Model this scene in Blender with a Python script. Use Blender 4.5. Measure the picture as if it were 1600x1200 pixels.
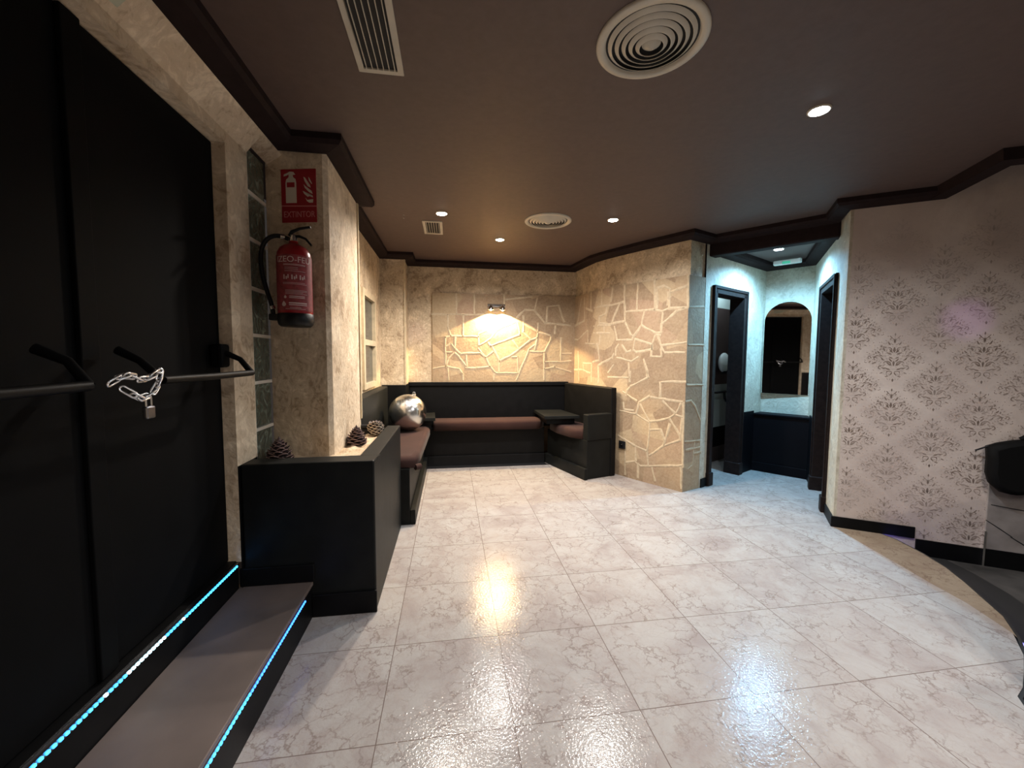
import bpy, math, random
from math import sin, cos, pi, radians, sqrt, atan2, hypot
from mathutils import Vector, Matrix
random.seed(7)
S = bpy.context.scene
COL = S.collection
for o in list(bpy.data.objects): bpy.data.objects.remove(o)

# ------------------------------------------------------------ camera, world, exposure
CAM_H = 1.24
PITCH, ROLL, YAW = radians(3.78), radians(0.30), radians(8.63)
def cam_axes():
    cy, sy, cp, sp = cos(YAW), sin(YAW), cos(PITCH), sin(PITCH)
    f = Vector((sy*cp, cy*cp, -sp)); r = Vector((cy, -sy, 0)); u = r.cross(f)
    return cos(ROLL)*r + sin(ROLL)*u, -sin(ROLL)*r + cos(ROLL)*u, f
cr_, cu_, cf_ = cam_axes()
cd = bpy.data.cameras.new('camera'); cam = bpy.data.objects.new('camera', cd); COL.objects.link(cam)
cam.matrix_world = Matrix(((cr_.x, cu_.x, -cf_.x, 0), (cr_.y, cu_.y, -cf_.y, 0), (cr_.z, cu_.z, -cf_.z, CAM_H), (0, 0, 0, 1)))
cd.sensor_fit = 'HORIZONTAL'; cd.sensor_width = 36; cd.lens = 633/1600*36; cd.clip_start = 0.02; cd.clip_end = 50
S.camera = cam
W = bpy.data.worlds.new('world'); S.world = W; W.use_nodes = True
W.node_tree.nodes['Background'].inputs[0].default_value = (0.5, 0.42, 0.38, 1)
W.node_tree.nodes['Background'].inputs[1].default_value = 0.03
S.view_settings.view_transform = 'Standard'; S.view_settings.look = 'None'
S.view_settings.gamma = 1; S.view_settings.use_curve_mapping = False
S.view_settings.exposure = 1.25

# spot positions (the lamps themselves are built with their fittings further down): x, y, z, colour, watts
WARM = (1.0, .89, .77); NEUT = (1.0, .93, .87); COLD = (.82, .90, 1.0); CYAN = (.27, .64, 1.0)
CEIL_SPOTS = [
    ((-.063, 3.262, 2.35), WARM, 70, 'recessed ceiling spotlight beside the small square air grille'),
    ((.466, 3.881, 2.35), NEUT, 70, 'recessed ceiling spotlight farthest back, above the corner seating'),
    ((1.299, 3.182, 2.35), NEUT, 64, 'recessed ceiling spotlight right of the far round air diffuser'),
    ((1.635, 1.662, 2.35), COLD, 46, 'large bright cold recessed ceiling spotlight on the right of the ceiling'),
    ((3.06, 3.47, 2.27), CYAN, 110, 'cold recessed spotlight in the low ceiling before the washroom doors'),
    ((1.05, -.80, 2.35), NEUT, 95, 'unseen ceiling spotlight behind the camera, added to light the near floor'),  # out of view, added to light the foreground and pillar
    ((1.75, -.25, 2.35), NEUT, 32, 'unseen ceiling spotlight behind the camera on the right, added as fill'),  # out of view, added fill for the right foreground
    ((2.36, .95, 2.35), NEUT, 22, 'unseen ceiling spotlight added above the bar counter to cast its shadow'),  # out of view, added to throw the counter's shadow on the floor
]

# ------------------------------------------------------------ helpers
class MB:
    def __init__(s): s.v = []; s.f = []; s.m = []; s.uv = []; s.sm = []
    def poly(s, pts, mi=0, uv=None, smooth=False):
        n = len(s.v); s.v += [tuple(p) for p in pts]; s.f.append(tuple(range(n, n+len(pts)))); s.m.append(mi)
        s.uv.append(uv or [(0, 0)]*len(pts)); s.sm.append(smooth)
    def grid(s, rows, closed_u=False, mi=0, smooth=True, flip=False):
        n = len(s.v); R = len(rows); Cn = len(rows[0])
        for r in rows: s.v += [tuple(p) for p in r]
        for i in range(R-1):
            for j in range(Cn if closed_u else Cn-1):
                a = n+i*Cn+j; b = n+i*Cn+(j+1) % Cn; c = n+(i+1)*Cn+(j+1) % Cn; d = n+(i+1)*Cn+j
                q = (a, b, c, d); q = q[::-1] if flip else q
                s.f.append(q); s.m.append(mi); s.uv.append([(0, 0)]*4); s.sm.append(smooth)
    def box(s, x0, x1, y0, y1, z0, z1, mi=0):
        s.prism([(x0, y0), (x1, y0), (x1, y1), (x0, y1)], z0, z1, mi)
    def prism(s, pl, z0, z1, mi=0):
        A = sum(pl[i][0]*pl[(i+1) % len(pl)][1]-pl[(i+1) % len(pl)][0]*pl[i][1] for i in range(len(pl)))
        if A < 0: pl = pl[::-1]
        s.poly([(x, y, z1) for x, y in pl], mi, [(x, y) for x, y in pl]); s.poly([(x, y, z0) for x, y in pl[::-1]], mi, [(x, y) for x, y in pl[::-1]])
        d = 0
        for i in range(len(pl)):
            a = pl[i]; b = pl[(i+1) % len(pl)]; L = hypot(b[0]-a[0], b[1]-a[1])
            s.poly([(a[0], a[1], z0), (b[0], b[1], z0), (b[0], b[1], z1), (a[0], a[1], z1)], mi, [(d, z0), (d+L, z0), (d+L, z1), (d, z1)])
            d += L
    def lathe(s, prof, c=(0, 0, 0), n=32, axis='z', mi=0, smooth=True):
        rows = []
        for r, h in prof:
            row = []
            for k in range(n):
                a = 2*pi*k/n
                p = (r*cos(a), r*sin(a), h)
                if axis == 'x': p = (h, r*cos(a), r*sin(a))
                if axis == 'y': p = (r*cos(a), -h, r*sin(a))
                row.append((c[0]+p[0], c[1]+p[1], c[2]+p[2]))
            rows.append(row)
        s.grid(rows, True, mi, smooth)
    def tube(s, pts, r, n=10, closed=False, mi=0, caps=True, rs=None):
        P = [Vector(p) for p in pts]; N = len(P); rows = []; up = None
        for i in range(N):
            if closed: t = P[(i+1) % N]-P[i-1]
            else: t = P[min(i+1, N-1)]-P[max(i-1, 0)]
            t.normalize()
            if up is None:
                up = Vector((0, 0, 1)) if abs(t.z) < .9 else Vector((1, 0, 0))
            a = t.cross(up).normalized(); b = a.cross(t).normalized(); up = b
            rr = rs[i] if rs else r
            rows.append([P[i]+rr*(cos(2*pi*k/n)*a+sin(2*pi*k/n)*b) for k in range(n)])
        if closed: rows.append(rows[0])
        s.grid(rows, True, mi, True, flip=True)
        if caps and not closed:
            s.poly(rows[0], mi); s.poly(rows[-1][::-1], mi)
    def sphere(s, c, r, n=24, m=12, mi=0, sc=(1, 1, 1)):
        rows = []
        for i in range(m+1):
            t = pi*i/m-pi/2
            rows.append([(c[0]+sc[0]*r*max(cos(t), 1e-4)*cos(2*pi*k/n), c[1]+sc[1]*r*max(cos(t), 1e-4)*sin(2*pi*k/n), c[2]+sc[2]*r*sin(t)) for k in range(n)])
        s.grid(rows, True, mi, True)
    def build(s, name, mats, parent=None, bevel=0, seg=2, subsurf=0):
        me = bpy.data.meshes.new(name); me.from_pydata(s.v, [], s.f); me.update()
        if not isinstance(mats, (list, tuple)): mats = [mats]
        for m in mats: me.materials.append(m)
        uvl = me.uv_layers.new(name='UVMap'); k = 0
        for i, p in enumerate(me.polygons):
            p.material_index = s.m[i]; p.use_smooth = s.sm[i]
            for j in range(p.loop_total): uvl.data[k].uv = s.uv[i][j]; k += 1
        o = bpy.data.objects.new(name, me); COL.objects.link(o)
        if parent: o.parent = parent
        if bevel:
            w = o.modifiers.new('weld', 'WELD'); w.merge_threshold = 1e-5
            b = o.modifiers.new('bevel', 'BEVEL'); b.width = bevel; b.segments = seg; b.limit_method = 'ANGLE'; b.angle_limit = radians(40)
        if subsurf:
            w = o.modifiers.new('weld', 'WELD'); w.merge_threshold = 1e-5
            b = o.modifiers.new('sub', 'SUBSURF'); b.levels = subsurf; b.render_levels = subsurf
        return o
def tag(o, label=None, cat=None, group=None, kind=None):
    if label: o['label'] = label
    if cat: o['category'] = cat
    if group: o['group'] = group
    if kind: o['kind'] = kind
    return o
def empty(name, loc=(0, 0, 0), rz=0):
    o = bpy.data.objects.new(name, None); COL.objects.link(o); o.location = loc; o.rotation_euler = (0, 0, rz); o.empty_display_size = .1
    return o
def copy_tree(o, parent=None):
    c = o.copy(); COL.objects.link(c); c.parent = parent
    for ch in list(o.children): copy_tree(ch, c)
    return c
def text_mesh(txt, size, align='CENTER', ext=.0006):
    cu = bpy.data.curves.new('t', 'FONT'); cu.body = txt; cu.size = size; cu.align_x = align; cu.align_y = 'CENTER'; cu.extrude = ext
    o = bpy.data.objects.new('t', cu); COL.objects.link(o)
    dg = bpy.context.evaluated_depsgraph_get(); me = bpy.data.meshes.new_from_object(o.evaluated_get(dg))
    bpy.data.objects.remove(o); bpy.data.curves.remove(cu)
    return me
def mesh_obj(name, me, mat, parent=None):
    me.materials.clear(); me.materials.append(mat); me.name = name
    o = bpy.data.objects.new(name, me); COL.objects.link(o); o.parent = parent
    return o
def lerp(a, b, t): return tuple(a[i]+(b[i]-a[i])*t for i in range(len(a)))

# ------------------------------------------------------------ materials
class NT:
    def __init__(s, name):
        s.m = bpy.data.materials.new(name); s.m.use_nodes = True; s.t = s.m.node_tree; s.b = s.t.nodes['Principled BSDF']; s.out = s.t.nodes['Material Output']
    def n(s, typ, **kw):
        nd = s.t.nodes.new(typ)
        for k, v in kw.items():
            if k == 'inp':
                for a, b in v.items():
                    if hasattr(b, 'links') or isinstance(b, bpy.types.NodeSocket): s.t.links.new(b, nd.inputs[a])
                    else: nd.inputs[a].default_value = b
            else: setattr(nd, k, v)
        return nd
    def math(s, op, a, b=None, c=None):
        nd = s.t.nodes.new('ShaderNodeMath'); nd.operation = op
        for i, x in enumerate((a, b, c)):
            if x is None: continue
            if isinstance(x, bpy.types.NodeSocket): s.t.links.new(x, nd.inputs[i])
            else: nd.inputs[i].default_value = x
        return nd.outputs[0]
    def ramp(s, fac, stops, interp='LINEAR'):
        nd = s.t.nodes.new('ShaderNodeValToRGB'); s.t.links.new(fac, nd.inputs[0]); cr = nd.color_ramp; cr.interpolation = interp
        while len(cr.elements) < len(stops): cr.elements.new(.5)
        for e, (p, c) in zip(cr.elements, stops): e.position = p; e.color = (*c, 1) if len(c) == 3 else c
        return nd.outputs[0]
    def mix(s, f, a, b, blend='MIX'):
        nd = s.t.nodes.new('ShaderNodeMix'); nd.data_type = 'RGBA'; nd.blend_type = blend
        for i, x in ((0, f), (6, a), (7, b)):
            if isinstance(x, bpy.types.NodeSocket): s.t.links.new(x, nd.inputs[i])
            elif i == 0: nd.inputs[0].default_value = x
            else: nd.inputs[i].default_value = (*x, 1)
        return nd.outputs[2]
    def noise(s, vec, scale, detail=4, rough=.5, dist=0):
        nd = s.n('ShaderNodeTexNoise', inp={'Vector': vec, 'Scale': scale, 'Detail': detail, 'Roughness': rough, 'Distortion': dist}); return nd.outputs[0]
    def bump(s, h, strength=.3, dist=.01):
        nd = s.n('ShaderNodeBump', inp={'Height': h, 'Strength': strength, 'Distance': dist}); s.t.links.new(nd.outputs[0], s.b.inputs['Normal']); return nd
    def set(s, **kw):
        for k, v in kw.items():
            k = {'color': 'Base Color', 'rough': 'Roughness', 'metal': 'Metallic', 'spec': 'Specular IOR Level', 'emit': 'Emission Color', 'emits': 'Emission Strength', 'trans': 'Transmission Weight', 'sheen': 'Sheen Weight', 'coat': 'Coat Weight', 'ior': 'IOR'}[k]
            if isinstance(v, bpy.types.NodeSocket): s.t.links.new(v, s.b.inputs[k])
            else: s.b.inputs[k].default_value = (*v, 1) if isinstance(v, tuple) and len(v) == 3 else v
        return s.m
    def obj(s): return s.n('ShaderNodeTexCoord').outputs['Object']
    def uvc(s): return s.n('ShaderNodeTexCoord').outputs['UV']

def plain(name, c, rough=.5, metal=0, spec=.5, nscale=0, namt=.15, bump=0):
    k = NT(name)
    if nscale:
        f = k.noise(k.obj(), nscale, 5); col = k.mix(k.ramp(f, [(.3, (0, 0, 0)), (.7, (1, 1, 1))]), tuple(x*(1-namt) for x in c), tuple(min(1, x*(1+namt)) for x in c))
        if bump: k.bump(f, bump, .004)
        return k.set(color=col, rough=rough, metal=metal, spec=spec)
    return k.set(color=c, rough=rough, metal=metal, spec=spec)

def stucco(name, light, mid, dark, bstr=.55, sc=1.0):
    k = NT(name); co = k.obj()
    big = k.noise(co, 3.2*sc, 5, .6, 1.2); fine = k.noise(co, 14*sc, 6, .65, 2.0); micro = k.noise(co, 90, 3)
    f = k.math('ADD', k.math('MULTIPLY', big, .55), k.math('MULTIPLY', fine, .45))
    col = k.ramp(f, [(.40, dark), (.48, mid), (.52, mid), (.60, light)])
    stroke = k.n('ShaderNodeTexWave', wave_type='BANDS', inp={'Vector': co, 'Scale': 5*sc, 'Distortion': 14, 'Detail': 3, 'Detail Scale': 2.2}).outputs['Fac']
    col = k.mix(k.math('MULTIPLY', stroke, .12), col, dark)
    h = k.math('ADD', k.math('ADD', k.math('MULTIPLY', fine, .7), k.math('MULTIPLY', stroke, .25)), k.math('MULTIPLY', micro, .12))
    k.bump(h, bstr, .012)
    return k.set(color=col, rough=.62, spec=.35)

M = {}
M['stucco'] = stucco('stucco_beige', (.78, .66, .50), (.60, .485, .35), (.38, .28, .185), .4)
M['stucco_pale'] = stucco('stucco_pale', (.62, .58, .46), (.52, .47, .37), (.40, .35, .27), .4)
M['stucco_top'] = stucco('stucco_upper', (.76, .63, .45), (.56, .445, .305), (.33, .24, .155), .4, 1.4)
M['patch'] = plain('patch_plaster', (.42, .44, .34), .8, nscale=20)

# stone slabs, mortar
k = NT('stone_slabs'); co = k.obj()
vor = k.n('ShaderNodeTexVoronoi', inp={'Vector': co, 'Scale': 3.6, 'Randomness': 1.0})
cell = k.n('ShaderNodeSeparateColor', inp={0: vor.outputs['Color']}).outputs[0]
nz = k.noise(co, 7, 6, .6, .6); nf = k.noise(co, 45, 5, .6)
base = k.ramp(cell, [(.15, (.22, .145, .090)), (.4, (.31, .215, .130)), (.6, (.30, .19, .125)), (.85, (.40, .30, .185))])
col = k.mix(k.math('MULTIPLY', k.ramp(nz, [(.35, (0, 0, 0)), (.75, (1, 1, 1))]), .5), base, (.43, .325, .20))
col = k.mix(.25, col, k.ramp(nf, [(.3, (.25, .17, .1)), (.7, (.58, .47, .33))]))
k.bump(k.math('ADD', nz, k.math('MULTIPLY', nf, .35)), .5, .012)
M['stone'] = k.set(color=col, rough=.72, spec=.3)
M['mortar'] = plain('mortar_cream', (.46, .365, .245), .8, nscale=40, bump=.4)

# floor tiles: grid measured from the room, 0.4495 x 0.4532 m
TX0, TY0, TX, TY = -.2429, 1.267, .4495, .4532
def floor_mat(name, grout_on=True, tint=(1, 1, 1)):
    k = NT(name); co = k.obj(); sp = k.n('ShaderNodeSeparateXYZ', inp={0: co})
    u = k.math('DIVIDE', k.math('SUBTRACT', sp.outputs[0], TX0), TX); v = k.math('DIVIDE', k.math('SUBTRACT', sp.outputs[1], TY0), TY)
    iu = k.math('FLOOR', u); iv = k.math('FLOOR', v); fu = k.math('FRACT', u); fv = k.math('FRACT', v)
    du = k.math('MULTIPLY', k.math('MINIMUM', fu, k.math('SUBTRACT', 1, fu)), TX); dv = k.math('MULTIPLY', k.math('MINIMUM', fv, k.math('SUBTRACT', 1, fv)), TY)
    d = k.math('MINIMUM', du, dv)
    grout = k.math('LESS_THAN', d, .0016)
    off = k.n('ShaderNodeCombineXYZ', inp={0: k.math('MULTIPLY', iu, 3.7), 1: k.math('MULTIPLY', iv, 5.3), 2: k.math('MULTIPLY', k.math('ADD', iu, iv), 1.9)})
    p = k.n('ShaderNodeVectorMath', operation='ADD', inp={0: co, 1: off.outputs[0]}).outputs[0]
    big = k.noise(p, 3.2, 5, .6, 1.5)
    w1 = k.n('ShaderNodeTexNoise', inp={'Vector': p, 'Scale': 9, 'Detail': 4, 'Roughness': .65}).outputs['Color']
    pd = k.n('ShaderNodeVectorMath', operation='MULTIPLY_ADD', inp={0: w1, 1: (.16, .16, .16), 2: p}).outputs[0]
    def crack(sc, w):
        e = k.n('ShaderNodeTexVoronoi', feature='DISTANCE_TO_EDGE', inp={'Vector': pd, 'Scale': sc}).outputs['Distance']
        return k.ramp(e, [(0, (1, 1, 1)), (w*.35, (.55, .55, .55)), (w, (0, 0, 0))])
    base = k.ramp(big, [(.3, (.270, .232, .216)), (.5, (.325, .297, .275)), (.7, (.355, .335, .312))])
    msk = k.ramp(k.noise(p, 5.5, 4, .6, .8), [(.40, (.12, .12, .12)), (.58, (1, 1, 1))])
    blot = k.ramp(k.noise(p, 16, 5, .7, 1.2), [(.50, (0, 0, 0)), (.66, (1, 1, 1))])
    col = k.mix(k.math('MULTIPLY', blot, .28), base, (.27, .215, .19))
    col = k.mix(k.math('MULTIPLY', crack(11, .055), k.math('MULTIPLY', msk, .72)), col, (.155, .112, .098))
    col = k.mix(k.math('MULTIPLY', crack(27, .06), k.math('MULTIPLY', msk, .34)), col, (.20, .15, .13))
    col = k.mix(1.0, col, tint, 'MULTIPLY')
    if grout_on: col = k.mix(grout, col, (.14, .105, .09))
    peel = k.noise(co, 95, 2, .5); h = peel
    k.bump(k.math('SUBTRACT', k.math('MULTIPLY', h, 1.0), k.math('MULTIPLY', grout, .6)), .17, .006)
    return k.set(color=col, rough=.14, spec=.17)
M['floor'] = floor_mat('floor_tiles')
M['border'] = floor_mat('floor_border_tiles', False, (.80, .70, .56))
M['lowfloor'] = plain('lower_floor', (.06, .057, .054), .45, nscale=6, namt=.5)
M['riser_shadow_black'] = plain('black_riser_and_shadow', (.02, .02, .02), .5)  # for the riser and for its shadow painted on the lower floor

# damask wallpaper, mirrored scrollwork inside staggered ogee diamonds
k = NT('damask_wallpaper'); uv = k.uvc(); sp = k.n('ShaderNodeSeparateXYZ', inp={0: uv})
PX, PZ = .445, .385
def damask(ox, oz):
    a = k.math('SUBTRACT', k.math('FRACT', k.math('ADD', k.math('DIVIDE', sp.outputs[0], PX), ox)), .5)
    b = k.math('SUBTRACT', k.math('FRACT', k.math('ADD', k.math('DIVIDE', sp.outputs[1], PZ), oz)), .5)
    ax = k.math('ABSOLUTE', a)
    bulge = k.math('ADD', k.math('MULTIPLY', ax, 1.05), k.math('MULTIPLY', k.math('ABSOLUTE', b), .95))
    vec = k.n('ShaderNodeCombineXYZ', inp={0: k.math('MULTIPLY', ax, PX), 1: k.math('MULTIPLY', b, PZ), 2: 0.0}).outputs[0]
    wv = k.n('ShaderNodeTexWave', wave_type='RINGS', rings_direction='SPHERICAL', inp={'Vector': vec, 'Scale': 9, 'Distortion': 9, 'Detail': 2, 'Detail Scale': 9, 'Detail Roughness': .6}).outputs['Fac']
    vo = k.n('ShaderNodeTexVoronoi', inp={'Vector': vec, 'Scale': 62, 'Randomness': .95}).outputs['Distance']
    leaf = k.math('MULTIPLY', k.ramp(wv, [(.50, (0, 0, 0)), (.72, (1, 1, 1))]), k.ramp(vo, [(.18, (1, 1, 1)), (.52, (0, 0, 0))]))
    inside = k.ramp(bulge, [(.36, (1, 1, 1)), (.45, (0, 0, 0))])
    speck = k.ramp(k.noise(vec, 75, 4, .7, .6), [(.47, (.18, .18, .18)), (.60, (1, 1, 1))])
    return k.math('MULTIPLY', k.math('MAXIMUM', leaf, k.math('MULTIPLY', speck, .55)), inside)
d1 = damask(.855, .2532); d2 = damask(.355, .7532)
dm = k.math('MAXIMUM', d1, d2)
co = k.obj(); wear = k.noise(co, 2.3, 5, .6, .8); nf = k.noise(co, 30, 4)
base = k.mix(k.ramp(wear, [(.35, (0, 0, 0)), (.65, (1, 1, 1))]), (.53, .44, .39), (.66, .57, .505))
base = k.mix(k.math('MULTIPLY', nf, .18), base, (.30, .22, .18))
topfade = k.ramp(k.math('MULTIPLY', sp.outputs[1], .4), [(.62, (1, 1, 1)), (.80, (.15, .15, .15))])
f = k.math('MULTIPLY', k.math('MULTIPLY', dm, k.ramp(wear, [(.30, (.35, .35, .35)), (.55, (1, 1, 1))])), k.math('MULTIPLY', topfade, .52))
col = k.mix(f, base, (.17, .115, .085))
k.bump(k.math('ADD', nf, k.math('MULTIPLY', dm, .6)), .15, .003)
M['damask'] = k.set(color=col, rough=.6, spec=.3)

k = NT('wallpaper_print'); co = k.obj(); wear = k.noise(co, 2.3, 5, .6, .8); fi = k.noise(co, 22, 4, .6); sz = k.n('ShaderNodeSeparateXYZ', inp={0: co}).outputs[2]
f = k.math('MULTIPLY', k.ramp(k.math('ADD', k.math('MULTIPLY', wear, .6), k.math('MULTIPLY', fi, .4)), [(.34, (.15, .15, .15)), (.56, (1, 1, 1))]), k.ramp(k.math('MULTIPLY', sz, .4), [(.55, (1, 1, 1)), (.80, (.12, .12, .12))]))
M['print'] = k.set(color=k.mix(f, (.50, .42, .37), (.225, .165, .132)), rough=.55, spec=.3)
M['ceiling'] = plain('ceiling_brown', (.090, .060, .052), .62, nscale=30, namt=.08, bump=.12)
M['cornice'] = plain('cornice_brown', (.020, .0125, .0125), .75, 0, .1, nscale=25, namt=.15)
M['blackpaint'] = plain('black_paint', (.0027, .0027, .0030), .5, 0, .18, nscale=14, namt=.35, bump=.15)
M['blacksat'] = plain('black_satin_paint', (.0068, .0074, .0070), .5, 0, .18, nscale=9, namt=.3, bump=.2)
M['doorblack'] = plain('door_black', (.0018, .0019, .0022), .7, 0, .08, nscale=6, namt=.25)
M['navy'] = plain('wainscot_dark', (.0024, .0022, .0034), .55, 0, .10, nscale=10)
M['frame'] = plain('door_frame_dark', (.015, .0095, .0085), .5, 0, .15, nscale=30, namt=.3)
k = NT('brown_velour'); co = k.obj(); nz = k.noise(co, 60, 4); nb = k.noise(co, 5, 3)
col = k.mix(nb, (.026, .012, .010), (.046, .022, .018)); k.bump(nz, .15, .002)
M['velour'] = k.set(color=col, rough=.9, spec=.1, sheen=.06)
k = NT('sand'); co = k.obj(); nz = k.noise(co, 60, 6, .7); nb = k.noise(co, 12, 4)
col = k.ramp(k.math('ADD', k.math('MULTIPLY', nz, .6), k.math('MULTIPLY', nb, .4)), [(.35, (.34, .22, .12)), (.5, (.62, .47, .31)), (.65, (.72, .58, .42))]); k.bump(nz, .8, .006)
M['sand'] = k.set(color=col, rough=.95)
k = NT('glass_block'); co = k.obj(); wv = k.noise(co, 11, 3, .5, 2.5); k.bump(wv, .9, .02)
M['gblock'] = k.set(color=k.ramp(wv, [(.35, (.05, .07, .055)), (.55, (.10, .13, .10)), (.68, (.28, .33, .27))]), rough=.12, spec=.7, coat=.6)
M['grout_white'] = plain('block_joint', (.80, .74, .64), .7)
M['steptop'] = plain('step_brown_vinyl', (.115, .085, .072), .6, nscale=5, namt=.22, bump=.1)
M['chrome'] = plain('chrome', (.8, .8, .8), .12, 1)
M['steel'] = plain('chain_steel', (.75, .76, .78), .25, 1, nscale=20)
M['alu'] = plain('aluminium_profile', (.30, .30, .32), .3, 1)
M['red'] = plain('red_enamel', (.30, .008, .014), .28)
M['red_label'] = plain('red_label', (.25, .035, .042), .5, nscale=60, namt=.3)
M['white_print'] = plain('white_print', (.62, .50, .48), .6)
M['sign_red'] = plain('sign_red', (.30, .004, .012), .45)
M['sign_white'] = plain('sign_white', (.62, .56, .48), .5)
M['sign_pink'] = plain('sign_pink', (.55, .20, .20), .5)
M['plastic'] = plain('black_plastic', (.006, .006, .007), .45, 0, .3)
M['bagblack'] = plain('black_leatherette', (.003, .003, .003), .7, 0, .12)
M['vent'] = plain('vent_cream', (.50, .46, .38), .35, nscale=8, namt=.1)
M['ventdark'] = plain('vent_dark', (.012, .012, .012), .8)
M['white_plastic'] = plain('white_plastic', (.7, .72, .7), .35)
M['mirror'] = plain('mirror_glass', (.75, .76, .75), .02, 1)
M['cone'] = plain('pine_cone', (.060, .034, .032), .6, nscale=30, namt=.4)
M['cone_frost'] = plain('pine_cone_frosted', (.50, .42, .32), .6, nscale=30, namt=.3)
M['bath_wall'] = plain('washroom_tile', (.32, .36, .34), .4)
M['bath_panel'] = plain('washroom_panel', (.035, .022, .02), .5)
M['winframe'] = plain('window_frame', (.55, .45, .30), .5, nscale=20)
M['winglass'] = plain('window_glass_dark', (.05, .06, .06), .08, 0, .8)
M['stone_bar'] = plain('grey_stone_cladding', (.26, .23, .21), .4, nscale=7, namt=.3, bump=.2)
# mirror ball skin: small mirror tiles
k = NT('mirror_ball_tiles'); uv = k.uvc(); br = k.n('ShaderNodeTexBrick', offset=0.0, inp={'Vector': uv, 'Scale': 1.0, 'Mortar Size': .0006, 'Brick Width': .011, 'Row Height': .011})
k.bump(k.math('SUBTRACT', 1, br.outputs['Fac']), .25, .001)
nz = k.noise(k.obj(), 7, 4)
M['ball'] = k.set(color=k.mix(br.outputs['Fac'], (.85, .85, .82), (.2, .2, .2)), rough=k.ramp(nz, [(.3, (.13, .13, .13)), (.7, (.28, .28, .28))]), metal=1)
def emitter(name, c, s):
    k = NT(name); return k.set(color=(.0, .0, .0), emit=c, emits=s)
M['bulb'] = emitter('spot_bulb', (1, .95, .85), 30)
M['bulb_cold'] = emitter('spot_bulb_cold', (.85, .93, 1), 30)
M['bulb_warm'] = emitter('wall_lamp_bulb', (1, .75, .4), 12)
M['led_cyan'] = emitter('led_cyan', (.03, .36, 1.0), 3.2)
M['led_white'] = emitter('led_white', (.5, .9, 1.0), 4)
M['led_violet'] = emitter('led_violet', (.22, .20, 1.0), 2.5)
M['led_blue'] = emitter('led_blue', (.03, .16, 1.0), 2.6)
M['em_green'] = emitter('green_indicator', (.1, .9, .6), .22)

# ------------------------------------------------------------ plan points
ZC, ZW = 2.35, 2.29          # ceiling, underside of the cornice at the wall
G = (2.357, 3.50); VC = (3.48, 4.10); VR = (3.74, 3.74); W1 = (2.80, 2.545); W2 = (3.175, 2.298)
wd = Vector((W2[0]-W1[0], W2[1]-W1[1])).normalized(); W3 = (W1[0]+wd.x*2.0, W1[1]+wd.y*2.0)
CURVE = [(1.52, 4.93), (1.60, 4.36), (1.66, 4.20), (1.753, 4.02), (1.86, 3.82), (2.0, 3.59), (2.115, 3.40)]
ZL = -.115                   # lower floor beside the platform

def norm2(a, b):             # right-hand normal of a->b (towards the room for paths walked with the room on the right)
    d = Vector((b[0]-a[0], b[1]-a[1])).normalized(); return Vector((d.y, -d.x))
def offset_path(P, d):
    out = []
    for i in range(len(P)):
        ns = []
        if i > 0: ns.append(norm2(P[i-1], P[i]))
        if i < len(P)-1: ns.append(norm2(P[i], P[i+1]))
        if len(ns) == 2:
            b = (ns[0]+ns[1]).normalized(); s = d/max(.3, b.dot(ns[0])); out.append((P[i][0]+b.x*s, P[i][1]+b.y*s))
        else: out.append((P[i][0]+ns[0].x*d, P[i][1]+ns[0].y*d))
    return out
def wall(mb, P, z0, z1, mi=0, s0=0, thick=0):
    s = s0
    for a, b in zip(P[:-1], P[1:]):
        L = hypot(b[0]-a[0], b[1]-a[1])
        mb.poly([(a[0], a[1], z0), (b[0], b[1], z0), (b[0], b[1], z1), (a[0], a[1], z1)], mi, [(s, z0), (s+L, z0), (s+L, z1), (s, z1)]); s += L
def slab(mb, P, d, z0, z1, mi=0, s0=0):
    """a strip standing proud of wall path P by d, between z0 and z1, closed on all sides"""
    Q = offset_path(P, d)
    wall(mb, Q, z0, z1, mi, s0)
    for a, b, c, e in zip(P[:-1], P[1:], Q[:-1], Q[1:]):
        mb.poly([(a[0], a[1], z1), (c[0], c[1], z1), (e[0], e[1], z1), (b[0], b[1], z1)], mi)
        mb.poly([(a[0], a[1], z0), (b[0], b[1], z0), (e[0], e[1], z0), (c[0], c[1], z0)], mi)
    for i in (0, -1):
        mb.poly([(P[i][0], P[i][1], z0), (Q[i][0], Q[i][1], z0), (Q[i][0], Q[i][1], z1), (P[i][0], P[i][1], z1)], mi)

# ------------------------------------------------------------ floor
outer = [(3.02, 2.40), (3.03, 2.29), (2.985, 2.10), (2.92, 1.93), (2.83, 1.78), (2.74, 1.651), (2.64, 1.506), (2.50, 1.374), (2.38, 1.285), (2.25, 1.21), (2.14, 1.15), (2.065, 1.121), (1.99, 1.04), (1.93, .88), (1.90, .5), (1.90, -2.5)]
inner = [(2.80, 2.545), (2.755, 2.35), (2.71, 2.15), (2.665, 1.95), (2.63, 1.80), (2.60, 1.62), (2.52, 1.40)]
mb = MB()
main = [(-1.3, -2.5), (-1.3, 5.1), (1.7, 5.1), (4.4, 5.6), (4.4, 3.6), (2.9, 2.62)] + inner + outer[8:]
P_ = main
mb.poly([(x, y, 0) for x, y in P_[::-1]])
o = mb.build('floor', M['floor']); tag(o, kind='structure')
mb = MB()
bp = inner + outer[7::-1] + [(2.95, 2.43)]
mb.poly([(x, y, 0) for x, y in bp])
mb.poly([(2.9, 2.62, 0), (2.8, 2.545, 0), (2.95, 2.43, 0), (3.3, 2.6, 0)])
o = mb.build('trim_1', M['border']); tag(o, 'beige curved border of tiles along the platform edge', kind='structure')
mb = MB(); wall(mb, outer, ZL, -.012); mb2 = MB()
Q = offset_path(outer, -.012)
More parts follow.
